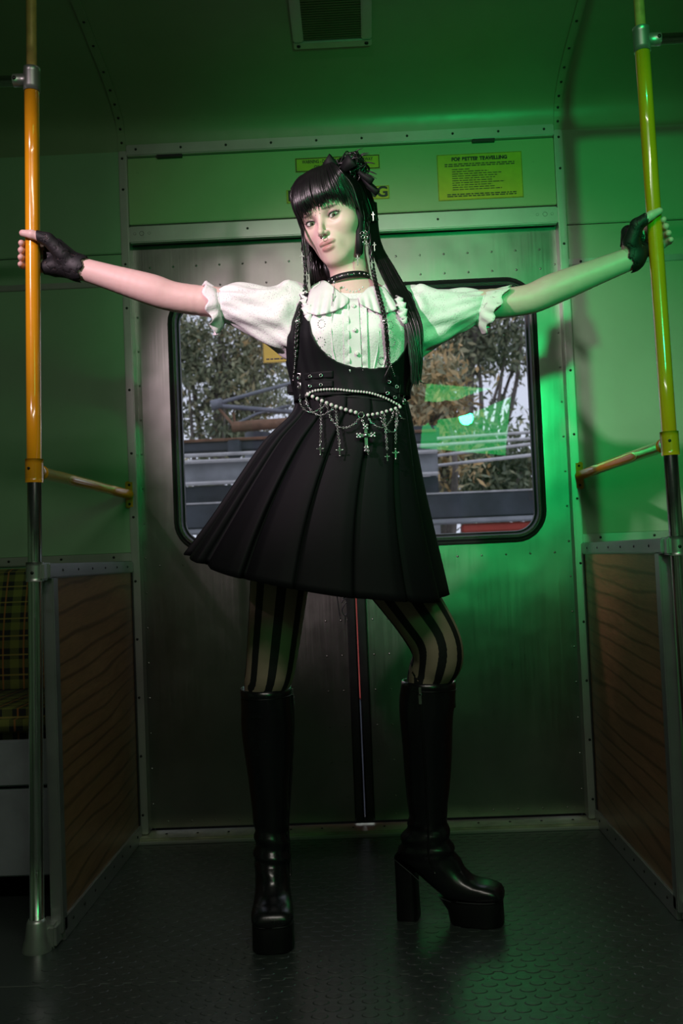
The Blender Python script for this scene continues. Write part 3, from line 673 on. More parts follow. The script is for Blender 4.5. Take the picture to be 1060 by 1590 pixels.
def mesh_sdf(f, lo, hi, h, k=4, newton=2):
    lo = np.array(lo, float); hi = np.array(hi, float); nc = np.ceil((hi - lo) / (h * k)).astype(int); n = nc * k
    ci = np.stack(np.meshgrid(*[np.arange(m) for m in nc], indexing='ij'), -1).reshape(-1, 3)
    d = f(lo + (ci * k + (k - 1) / 2) * h)
    D = np.repeat(np.repeat(np.repeat(d.reshape(nc), k, 0), k, 1), k, 2).astype(np.float32)
    act = ci[np.abs(d) < h * k * 1.5]
    off = np.stack(np.meshgrid(*[np.arange(k)] * 3, indexing='ij'), -1).reshape(-1, 3)
    idx = (act[:, None, :] * k + off[None]).reshape(-1, 3)
    for s in range(0, len(idx), 400000):
        q = idx[s:s + 400000]; D[q[:, 0], q[:, 1], q[:, 2]] = f(lo + q * h)
    S = D < 0
    c8 = [(i, j, l) for i in (0, 1) for j in (0, 1) for l in (0, 1)]
    cnt = sum(S[i:n[0] - 1 + i, j:n[1] - 1 + j, l:n[2] - 1 + l].astype(np.int8) for i, j, l in c8)
    mix = np.argwhere((cnt > 0) & (cnt < 8))
    vid = -np.ones(tuple(n - 1), int); vid[tuple(mix.T)] = np.arange(len(mix))
    val = {c: D[mix[:, 0] + c[0], mix[:, 1] + c[1], mix[:, 2] + c[2]] for c in c8}
    acc = np.zeros((len(mix), 3)); num = np.zeros(len(mix))
    for a in c8:
        for ax in range(3):
            if a[ax]: continue
            b = list(a); b[ax] = 1; b = tuple(b); da, db = val[a], val[b]; m = (da < 0) != (db < 0)
            t = np.where(m, da / np.where(np.abs(da - db) < 1e-12, 1, da - db), 0)
            pt = np.tile(np.array(a, float), (len(mix), 1)); pt[:, ax] += t; acc += pt * m[:, None]; num += m
    V = lo + (mix + acc / num[:, None]) * h
    F_ = []
    for ax in range(3):
        u, v = (ax + 1) % 3, (ax + 2) % 3
        sl0 = [slice(1, n[0] - 1), slice(1, n[1] - 1), slice(1, n[2] - 1)]; sl1 = list(sl0)
        sl0[ax] = slice(0, n[ax] - 1); sl1[ax] = slice(1, n[ax])
        s0, s1 = S[tuple(sl0)], S[tuple(sl1)]; e = np.argwhere(s0 != s1); 
        base = e.copy(); 
        for q in (u, v): base[:, q] += 1
        fl = s0[tuple(e.T)]
        def g(du, dv):
            w_ = base.copy(); w_[:, u] -= du; w_[:, v] -= dv; return vid[w_[:, 0], w_[:, 1], w_[:, 2]]
        q4 = np.stack([g(1, 1), g(0, 1), g(0, 0), g(1, 0)], 1); q4[~fl] = q4[~fl][:, ::-1]; F_.append(q4)
    F_ = np.concatenate(F_); F_ = F_[(F_ >= 0).all(1)]
    for _ in range(newton):
        d = f(V); e = h * .2; G = np.stack([f(V + np.eye(3)[i] * e) - f(V - np.eye(3)[i] * e) for i in range(3)], 1) / (2 * e)
        st = (d / (np.sum(G * G, 1) + 1e-6))[:, None] * G; ln = np.linalg.norm(st, axis=1, keepdims=True); V -= st * np.minimum(1, h * .6 / (ln + 1e-9))
    return V, F_
def clip_mesh(V, F_, keep):
    k = keep(V); F2 = F_[k[F_].all(1)]; used = np.unique(F2); mp = -np.ones(len(V), int); mp[used] = np.arange(len(used)); return V[used], mp[F2]
def np_mesh(name, V, F_, mat, parent=None, attrs=None, smooth=True):
    me = bpy.data.meshes.new(name); me.from_pydata(np.asarray(V).tolist(), [], np.asarray(F_).tolist())
    me.polygons.foreach_set('use_smooth', [smooth] * len(me.polygons))
    for an, (ty, dat) in (attrs or {}).items():
        a_ = me.attributes.new(an, ty, 'POINT')
        a_.data.foreach_set('vector' if ty == 'FLOAT_VECTOR' else 'color' if ty == 'FLOAT_COLOR' else 'value', np.asarray(dat, float).reshape(-1))
    me.update(); return link(name, me, parent, mat)

# ---- materials of the figure
t = NT('skin'); at_ = t.n('ShaderNodeAttribute', attribute_name='tint'); c = t.coord()
n = t.noise(c, 60, 4); m = t.n('ShaderNodeMix', data_type='RGBA', blend_type='MULTIPLY'); m.inputs[0].default_value = .35
t.l(at_.outputs['Color'], m.inputs[6]); t.l(t.ramp(n, [(.3, (.86, .80, .78)), (.7, (1, 1, 1))]), m.inputs[7])
t.set(Base_Color=m.outputs[2], Roughness=.46); t.b.inputs['Subsurface Weight'].default_value = .08; t.b.inputs['Subsurface Radius'].default_value = (.012, .005, .003); t.b.inputs['Subsurface Scale'].default_value = .5
t.bump(t.noise(c, 500, 2), .06, .0006); M['skin'] = t.m
def cloth(name, col, rough, weave=1400, sheen=.3, bump=.2, spec=.4):
    t = NT(name); c = t.coord(); n = t.noise(c, 9, 4)
    t.set(Base_Color=t.ramp(n, [(.3, tuple(x * .82 for x in col)), (.7, tuple(min(1, x * 1.12) for x in col))]), Roughness=rough)
    t.b.inputs['Specular IOR Level'].default_value = spec; t.b.inputs['Sheen Weight'].default_value = sheen; t.b.inputs['Sheen Roughness'].default_value = .4
    t.bump(t.math('ADD', t.noise(c, weave, 2), t.math('MULTIPLY', t.noise(c, 35, 3), 1.2)), bump, .0012); M[name] = t.m
cloth('black_twill', (.0065, .0065, .0085), .62, sheen=.0, spec=.16); cloth('black_seam', (.007, .007, .008), .6)
# white cotton with pin-hole embroidery, shade in the holes painted grey
t = NT('white_cotton'); c = t.coord(); vo = t.n('ShaderNodeTexVoronoi'); vo.inputs['Scale'].default_value = 260; t.l(c, vo.inputs['Vector'])
hole = t.math('MULTIPLY', t.math('LESS_THAN', vo.outputs['Distance'], .22), t.math('GREATER_THAN', t.noise(c, 28, 2), .50))
t.set(Base_Color=t.mix(hole, (.80, .78, .79), (.42, .40, .41)), Roughness=.72); t.b.inputs['Sheen Weight'].default_value = .2
t.bump(t.math('ADD', t.math('MULTIPLY', t.noise(c, 70, 4), 1.6), t.math('MULTIPLY', vo.outputs['Distance'], .5)), .45, .0016); M['white_cotton'] = t.m
cloth('plain_cotton', (.80, .78, .79), .7, 900, .2, .2)
# white lace / black lace: thread network with open gaps
def lace(name, col, scale, open_, rough=.6):
    t = NT(name); c = t.coord(); vo = t.n('ShaderNodeTexVoronoi', feature='DISTANCE_TO_EDGE'); vo.inputs['Scale'].default_value = scale; t.l(c, vo.inputs['Vector'])
    fl = t.noise(c, scale * .16, 3, .5, .6)
    th = t.ramp(fl, [(open_ - .06, (1, 1, 1)), (open_ + .06, (.0, .0, .0))])
    thread = t.math('LESS_THAN', vo.outputs['Distance'], t.math('ADD', t.math('MULTIPLY', th, .6), .10))
    t.set(Base_Color=col, Roughness=rough, Alpha=thread); t.bump(t.math('ADD', thread, t.math('MULTIPLY', th, 1.5)), .4, .001); M[name] = t.m
lace('black_lace', (.008, .008, .010), 420, .57); lace('white_lace', (.80, .77, .76), 330, .60)
t = NT('boot_leather'); c = t.coord(); n = t.noise(c, 6, 4)
t.set(Base_Color=(.006, .0065, .008), Roughness=t.math('ADD', t.math('MULTIPLY', n, .18), .16)); t.b.inputs['Specular IOR Level'].default_value = .6
t.bump(t.math('ADD', t.math('MULTIPLY', t.noise(c, 9, 3), 2.5), t.math('MULTIPLY', t.noise(c, 300, 2), .12)), .25, .004); M['boot_leather'] = t.m
simple('boot_sole', (.005, .005, .006), .38); simple('welt_thread', (.05, .052, .055), .5)
simple('silver', (.62, .62, .62), .22, 1.0, var=.15, nscale=60); simple('pearl', (.70, .67, .66), .2, 0, var=.05, coat=.7)
simple('choker_leather', (.012, .012, .014), .35); simple('eyelet_shadow', (.22, .21, .22), .8); simple('ribbon_black', (.006, .006, .007), .6, spec=.2)
t = NT('tights_knit'); at_ = t.n('ShaderNodeAttribute', attribute_name='round'); sp = t.n('ShaderNodeSeparateXYZ'); t.l(at_.outputs['Vector'], sp.inputs[0])
an = t.math('ARCTAN2', sp.outputs[1], sp.outputs[0]); fr_ = t.math('FRACT', t.math('MULTIPLY', an, 8 / (2 * PI))); st = t.math('GREATER_THAN', fr_, .58)
t.set(Base_Color=t.mix(st, (.36, .27, .20), (.010, .010, .011)), Roughness=.6); t.bump(t.noise(t.coord(), 700, 2), .2, .0008); M['tights_knit'] = t.m
t = NT('hair_black'); c = t.coord(); n = t.noise(c, 40, 3)
t.set(Base_Color=t.mix(n, (.004, .004, .005), (.014, .012, .013)), Roughness=.30); t.b.inputs['Specular IOR Level'].default_value = .55; M['hair_black'] = t.m
simple('eye_white', (.62, .60, .58), .15, var=.03); simple('iris', (.10, .11, .07), .12, var=.3, nscale=400); simple('pupil', (.004, .004, .004), .08); simple('lash', (.006, .005, .006), .5)

person = empty('person', (.02, -.78, 0))
tag(person, 'person in black pinafore dress, white blouse and platform boots gripping both poles', 'person')
PINV = Matrix.Translation((-.02, .78, 0))
def part(o, parent=None, label=None, kind=None):
    if parent is None: o.parent = person; o.matrix_parent_inverse = PINV
    else: o.parent = parent
    if label: o['label'] = label
    if kind: o['kind'] = kind
    return o
SKIN = np.array([.73, .51, .47])

# ---- head frame
EYE = px(498.5, 340, Y=-.862)
vd = (EYE - CAM) / np.linalg.norm(EYE - CAM); f0 = -vd
x0_ = CR - (CR @ vd) * vd; x0_ /= np.linalg.norm(x0_); z0_ = np.cross(x0_, -f0); z0_ = z0_ if z0_[2] > 0 else -z0_
def head_axes(yaw, pitch, roll):
    cy, sy = math.cos(yaw), math.sin(yaw); hf = cy * f0 - sy * x0_; hx = cy * x0_ + sy * f0; hz = z0_
    cp_, sp_ = math.cos(pitch), math.sin(pitch); hf, hz = cp_ * hf + sp_ * hz, cp_ * hz - sp_ * hf
    cr, sr = math.cos(roll), math.sin(roll)
    def rl(v):
        a, b, c_ = v @ x0_, v @ z0_, v @ f0; return (cr * a - sr * b) * x0_ + (sr * a + cr * b) * z0_ + c_ * f0
    return rl(hx), rl(hf), rl(hz)
HX, HF, HZ = head_axes(R(25), R(9), R(22))
HS = .95
HO = EYE - HS * .0785 * HF
def hw(x, f, z): return HO + HS * (x * HX + f * HF + z * HZ)
HM = np.stack([HX, HF, HZ], 1)     # columns
def to_head(p): return ((p - HO) @ HM) / HS

def head_sdf(q):
    d = ell((0, -.018, .036), (.0745, .097, .084))(q)
    d = su(d, ell((0, .030, .030), (.062, .056, .060))(q), .03)          # forehead
    d = su(d, ell((0, .022, -.043), (.0615, .062, .064))(q), .035)       # face
    for s in (-1, 1):
        d = su(d, ell((s * .046, .044, -.026), (.021, .024, .019))(q), .026)   # cheekbones
        d = su(d, cap((s * .056, -.010, -.052), (s * .018, .057, -.091), .014, .0145)(q), .030)   # jaw line
    d = su(d, ell((0, .067, -.0945), (.017, .016, .015))(q), .028)        # chin
    d = su(d, ell((0, .074, -.062), (.025, .018, .022))(q), .020)        # muzzle
    for s in (-1, 1):
        d = ss(d, ell((s * .032, .096, .000), (.018, .023, .0120))(q), .016)   # sockets
    d = su(d, cap((0, .0790, .008), (0, .1015, -.029), .0050, .0066)(q), .011)  # nose
    d = su(d, ell((0, .1025, -.0325), (.0072, .0075, .0066))(q), .006)
    for s in (-1, 1):
        d = su(d, ell((s * .0092, .0925, -.0355), (.0050, .0075, .0048))(q), .006)
        d = ss(d, ell((s * .0050, .0975, -.0402), (.0020, .0040, .0020))(q), .002)
    # lips
    for s in (-1, 1): d = su(d, ell((s * .0080, .0890, -.0585), (.0130, .0080, .0060), None)(q), .004)
    d = su(d, ell((0, .0895, -.0710), (.0145, .0082, .0068))(q), .004)
    d = ss(d, cap((-.021, .0945, -.0648), (.021, .0945, -.0648), .0012, .0012)(q), .003)
    # eyelids with an almond opening
    for s in (-1, 1):
        c_ = np.array((s * .0315, .0665, .000))
        d = su(d, np.linalg.norm(q - c_, axis=1) - .0147, .004)
        qq = q - (c_ + np.array((0, .014, -.0008))); ax = s * qq[:, 0]; qq = qq.copy(); qq[:, 2] -= ax * .15
        op = ell((0, 0, 0), (.0140, .013, .0050))(qq); d = np.maximum(d, -op)
    # ears
    for s in (-1, 1):
        d = su(d, ell((s * .075, -.012, -.012), (.007, .017, .030))(q), .006); d = ss(d, ell((s * .082, -.006, -.008), (.005, .009, .016))(q), .005)
    # neck
    d = su(d, cap((0, -.012, -.050), tuple(NECKQ), .047, .050)(q), .022)
    return d
NECK = px(549, 462, Y=-.785)
NECKQ = to_head(NECK[None])[0]
hv, hf_ = mesh_sdf(head_sdf, (-.095, -.125, -.215), (.095, .125, .130), .0016)
hq = hv.copy()
tint = np.tile(SKIN, (len(hq), 1))
def blend(mask, col, amt=1.0):
    global tint
    m_ = (np.clip(mask, 0, 1) * amt)[:, None]; tint = tint * (1 - m_) + np.array(col) * m_
def blob(c_, r, soft=.35): 
    k = np.linalg.norm((hq - np.array(c_)) / np.array(r), axis=1); return np.clip((1 - k) / soft + .5, 0, 1)
front = hq[:, 1] > .05
blend(blob((0, .09, -.0590), (.0215, .02, .0070), .5) * front, (.42, .18, .18), .9); blend(blob((0, .09, -.0720), (.0180, .02, .0085), .5) * front, (.48, .21, .21), .9)
for s in (-1, 1):
    blend(blob((s * .0335, .085, .0055), (.022, .03, .0105), .7) * front, (.30, .18, .17), .55)
    blend(blob((s * .0340, .085, .0005), (.0185, .03, .0072), .35) * front, (.06, .035, .035), .7)
    blend(blob((s * .033, .085, .0185), (.019, .03, .0030), .5) * front, (.05, .035, .035), .8)
    blend(blob((s * .046, .05, -.036), (.022, .03, .014), .9), (.62, .36, .33), .35)
    blend(blob((s * .0050, .0975, -.0402), (.003, .006, .0024), .4), (.30, .14, .12), .6)
head_V = HO + HS * (hq @ HM.T); head_F = hf_; head_T = tint

# ---- where the boots stand
BOOTS = []
for nm, back, toe, mirror, lab in (('r', (619, 1431), (782, 1441), False, 'black leather knee boot seen from the side, toe to the right'), ('l', None, (424, 1483), True, 'black leather knee boot seen from the front, toe to the viewer')):
    toe_w = px(*toe, Z=0.0)
    if back: bw_ = px(*back, Z=0.0); ang = math.atan2(toe_w[1] - bw_[1], toe_w[0] - bw_[0]); org = bw_ + np.array([0, .03, 0])
    else: ang = R(-86); org = toe_w - .247 * np.array([math.cos(ang), math.sin(ang), 0])
    BOOTS.append((org, ang, mirror, lab))
def in_boot(k, x_, z_):
    org, ang = BOOTS[k][:2]; return org + np.array([x_ * math.cos(ang), x_ * math.sin(ang), z_])
AR, BR, AL, BL = in_boot(0, .078, .21), in_boot(0, .095, .53), in_boot(1, .070, .21), in_boot(1, .073, .52)
# ---- limbs
def jp(x, y, Y): return px(x, y, Y=Y)
SL, SR = jp(472, 486, -.785), jp(634, 486, -.785)
EL, ER = jp(276, 462, -.80), jp(815, 466, -.80)
WL, WR = jp(122, 416, -.832), jp(980, 401, -.832)
PEL = jp(525, 760, -.78)
HL, HR = jp(446, 790, -.77), jp(538, 795, -.79)
KL, KR = jp(421, 1030, -.765), jp(685, 1003, -.775)
def mid(a, b, t_): return a + (b - a) * t_
def limb(pts, rad, n=6):
    p = smooth_path(pts, n); r_ = [q[0] for q in smooth_path([(v, 0, 0) for v in rad], n)]
    return [cap(p[k], p[k + 1], r_[k], r_[k + 1]) for k in range(len(p) - 1)]
arm_l = limb([SL, mid(SL, EL, .55), EL, mid(EL, WL, .28), mid(EL, WL, .7), WL], [.042, .0365, .0340, .0352, .0285, .0245])
arm_r = limb([SR, mid(SR, ER, .55), ER, mid(ER, WR, .28), mid(ER, WR, .7), WR], [.042, .0355, .0335, .0350, .0288, .0250])
leg_l = limb([HL, mid(HL, KL, .5), KL, BL, AL], [.076, .066, .0560, .0475, .03])
leg_r = limb([HR, mid(HR, KR, .45), mid(HR, KR, .82), mid(KR, BR, .22), BR, AR], [.076, .0680, .0605, .0555, .0475, .03])
CH = jp(550, 520, -.785)
body_core = [ell(jp(548, 525, -.785), (.115, .080, .115)), ell(jp(548, 600, -.785), (.105, .075, .10)), ell(jp(530, 730, -.785), (.125, .09, .12)), cap(mid(SL, SR, .15), mid(SL, SR, .85), .045, .045)]
def body_sdf(p):
    d = union(body_core, .06)(p)
    for L_ in (arm_l, arm_r): d = su(d, union(L_, .003)(p), .03)
    for L_ in (leg_l, leg_r): d = su(d, union(L_, .003)(p), .02)
    d = su(d, cap(NECK, jp(549, 500, -.785), .05, .06)(p), .05)
    return d
bv, bf = mesh_sdf(body_sdf, (-.70, -.96, .12), (.72, -.62, 1.64), .0055)

# ---- hands closed around the poles
def make_hand(sgn, gx, gy, wrist, tilt):
    o = np.array([pole_x(sgn, px(gx, gy, Y=YP)[2]), YP, px(gx, gy, Y=YP)[2]])
    ex = np.array([sgn, 0, 0.0]); ey = np.array([0, -1.0, 0]); ez = np.array([0, 0, 1.0])
    ct, st_ = math.cos(tilt), math.sin(tilt); ax = ct * ex + st_ * ez; az = ct * ez - st_ * ex
    def P(phi, r, z_): return o + r * (math.cos(R(phi)) * (-ax) + math.sin(R(phi)) * (-ey)) + z_ * az
    def Q(inner, frontd, z_): return o - ax * inner + ey * frontd + az * z_
    fz = [.0205, .0040, -.0125, -.0280]; fr = [.0085, .0088, .0084, .0074]; mz = [.029, .009, -.011, -.030]
    fingers = []; stubs = []
    for i in range(4):
        ch = [P(34, .054, mz[i]), P(88, .0335, fz[i] + .001), P(128, .0282, fz[i]), P(168, .0258, fz[i]), P(206 - (6 if i == 3 else 0), .0262, fz[i] - .001)]
        rr = [.0115, fr[i] * 1.05, fr[i], fr[i] * .97, fr[i] * .84]
        segs = [cap(ch[k], ch[k + 1], rr[k], rr[k + 1]) for k in range(4)]
        fingers.append(union(segs, .004)); stubs.append(segs[0])
    palm = [cap(wrist, P(34, .056, z_), .021, .0125) for z_ in mz] + [cap(mid(wrist, o, .25), Q(.030, -.018, -.026), .021, .014)]
    tb, t1, t2, t3 = mid(wrist, Q(.06, .012, .006), .75), Q(.040, .020, .026), Q(.006, .0300, .034), Q(-.016, .0272, .0375)
    thumb = [cap(tb, t1, .0165, .0120), cap(t1, t2, .0120, .0098), cap(t2, t3, .0098, .0076)]
    palmf = union(palm + [thumb[0]], .014)
    def f(p):
        d = palmf(p); d = su(d, union(thumb[1:], .004)(p), .006)
        for g in fingers: d = su(d, g(p), .0035)
        return d
    def glove(p):
        d = palmf(p); d = su(d, thumb[1](p), .006)
        for g in stubs: d = su(d, g(p), .004)
        return d
    lo = o + np.array([-.13, -.07, -.11]); hi = o + np.array([.13, .08, .10])
    return o, ax, az, f, glove, lo, hi, [(t3, t2)]
hands = []; parts_V = [head_V, bv]; parts_F = [head_F, bf]; parts_T = [head_T, np.tile(SKIN, (len(bv), 1))]
for sgn, gx, gy, wr, arm, tilt in ((-1, 50, 393, WL, arm_l, R(4)), (1, 1024, 361, WR, arm_r, R(17))):
    o, ax, az, f, gl_, lo, hi, _ = make_hand(sgn, gx, gy, wr, tilt)
    V, F_ = mesh_sdf(f, lo, hi, .0022)
    tt = np.tile(SKIN, (len(V), 1)); rel = V - o; tip = (rel @ ax > .016)[:, None]; tt = np.where(tip, tt * np.array([.97, .84, .84]), tt)
    parts_V.append(V); parts_F.append(F_); parts_T.append(tt); hands.append((sgn, o, ax, az, gl_, arm, wr, lo, hi))
n_ = 0; FF = []
for V, F_ in zip(parts_V, parts_F): FF.append(F_ + n_); n_ += len(V)
TT = np.concatenate(parts_T); TT = np.concatenate([TT, np.ones((len(TT), 1))], 1)
part(np_mesh('body', np.concatenate(parts_V), np.concatenate(FF), M['skin'], None, {'tint': ('FLOAT_COLOR', TT)}))
# gloves
for sgn, o, ax, az, gl_, arm, wr, lo, hi in hands:
    ad = (wr - (EL if sgn < 0 else ER)); ad = ad / np.linalg.norm(ad)
    fore = cap(wr - ad * .10, wr, .0285, .0240)
    g = lambda p: su(gl_(p), fore(p), .014) - .0022
    V, F_ = mesh_sdf(g, lo - np.array([.07, 0, .06]), hi + np.array([.07, 0, .06]), .003)
    endc = wr - ad * (.012 if sgn < 0 else .010)
    def keep(V):
        inner = -(V - o) @ ax; along = (V - endc) @ ad; ph = np.arctan2((V - endc) @ np.array([0, -1, 0]), (V - endc) @ np.cross(ad, [0, -1, 0]))
        return (inner > .0165) & (along > .003 * np.sin(ph * 7))
    V, F_ = clip_mesh(V, F_, keep)
    gl_o = part(np_mesh('lace_glove', V, F_, M['black_lace']), label='black lace fingerless glove')
    md = gl_o.modifiers.new('thickness', 'SOLIDIFY'); md.thickness = .0012; md.offset = 0
# ---- eyes
for s in (-1, 1):
    c_ = np.array((s * .0315, .0665, .000)); r_ = .0136
    gd = to_head(CAM[None])[0] - c_; gd = gd / np.linalg.norm(gd) + np.array([0, .25, -.12]); gd /= np.linalg.norm(gd)
    u_ = np.cross(gd, [0, 0, 1]); u_ /= np.linalg.norm(u_); v_ = np.cross(u_, gd)
    rings = [[c_ + r_ * (math.cos(a) * gd + math.sin(a) * (math.cos(b) * u_ + math.sin(b) * v_)) for b in np.linspace(0, 2 * PI, 24, endpoint=False)] for a in (.001, .08, .17, .30, .43, .47, .8, 1.2, 1.6, 2.1)]
    mb = MB(); mb.grid(np.array([[hw(*q) for q in r2] for r2 in rings]), closev=True)
    eo = mb.build('eyeball', [M['eye_white'], M['iris'], M['pupil']]); part(eo)
    for k, p_ in enumerate(eo.data.polygons): rk = k // 24; p_.material_index = 2 if rk < 2 else (1 if rk < 5 else 0)
    # upper lash line
    pts = []; lo2 = []
    for k in range(15):
        u = -1 + 2 * k / 14; x_ = s * u * .0142; z_ = .0052 * math.sqrt(max(0, 1 - u * u)) + x_ * s * .15 - .0006
        y_ = math.sqrt(max(.0153 ** 2 - x_ * x_ - z_ * z_, 1e-8)); pts.append(hw(c_[0] + x_, c_[1] + y_, c_[2] + z_))
        z2 = -.0050 * math.sqrt(max(0, 1 - u * u)) + x_ * s * .15 - .001; y2 = math.sqrt(max(.0150 ** 2 - x_ * x_ - z2 * z2, 1e-8)); lo2.append(hw(c_[0] + x_, c_[1] + y2, c_[2] + z2))
    ex_ = hw(c_[0] + s * .0195, c_[1] + .0058, c_[2] + .0062); pts.append(ex_)
    mb = MB().tube(pts, [.0006] * 3 + [.0011] * 10 + [.0011, .0009, .0003], n=6); mb.tube(lo2, .0004, n=5)
    rnd = random.Random(5)
    for k in range(4, 15):
        p0 = np.array(pts[k]); d = .55 * HF + .75 * HZ + s * (k - 6) * .06 * HX; mb.tube([p0, p0 + d * .0030, p0 + d * .0048 + HZ * .0012], [.0004, .0003, .00012], n=4)
    part(mb.build('eyelash', M['lash']))
# nose ring and bridge studs
mb = MB(); mb.ring(tuple(hw(0, .1025, -.0430)), .0052, .0009, axis=tuple(.5 * HZ + HF * .6), n=18, m=6)
part(mb.build('nose_ring', M['silver']))
for x_ in (-.006, .006): mb = MB(); mb.sphere(hw(x_, .0885, .012), .0013); part(mb.build('bridge_stud', M['silver']))

# ---- tights
def leg_frame(V, chain):
    out = np.zeros((len(V), 3)); best = np.full(len(V), 1e9)
    for a, b in zip(chain[:-1], chain[1:]):
        ba = b - a; t_ = np.clip(((V - a) @ ba) / (ba @ ba), 0, 1); q = V - a - t_[:, None] * ba; d = np.linalg.norm(q, axis=1)
        T_ = ba / np.linalg.norm(ba); e1 = np.array([0, -1.0, 0]); e1 = e1 - T_ * (e1 @ T_); e1 /= np.linalg.norm(e1); e2 = np.cross(T_, e1)
        m_ = d < best; best[m_] = d[m_]; out[m_, 0] = (q @ e1)[m_]; out[m_, 1] = (q @ e2)[m_]
    return out
tv = []; tf = []; ta = []; nn = 0
for L_, ch in ((leg_l, [HL, KL, BL, AL]), (leg_r, [HR, KR, BR, AR])):
    g = lambda p: union(L_, .004)(p) - .0016
    lo = np.minimum(ch[0], ch[1]) - .11; hi = np.maximum(ch[0], ch[1]) + .11; lo[2] = .44; hi[2] = .90
    V, F_ = mesh_sdf(g, lo, hi, .004); V, F_ = clip_mesh(V, F_, lambda V: (V[:, 2] > .49) & (V[:, 2] < .88))
    dense = [np.array(p) for p in smooth_path(ch, 10)]
    if ch[1] is KR: dense = [np.array(p) for p in smooth_path([ch[0], mid(ch[0], ch[1], .7), mid(ch[1], mid(ch[0], ch[2], .5), .12), mid(ch[1], ch[2], .6), ch[2], ch[3]], 8)]
    tv.append(V); tf.append(F_ + nn); nn += len(V); ta.append(leg_frame(V, dense))
part(np_mesh('tights', np.concatenate(tv), np.concatenate(tf), M['tights_knit'], None, {'round': ('FLOAT_VECTOR', np.concatenate(ta))}), label='sheer tights with black vertical stripes')

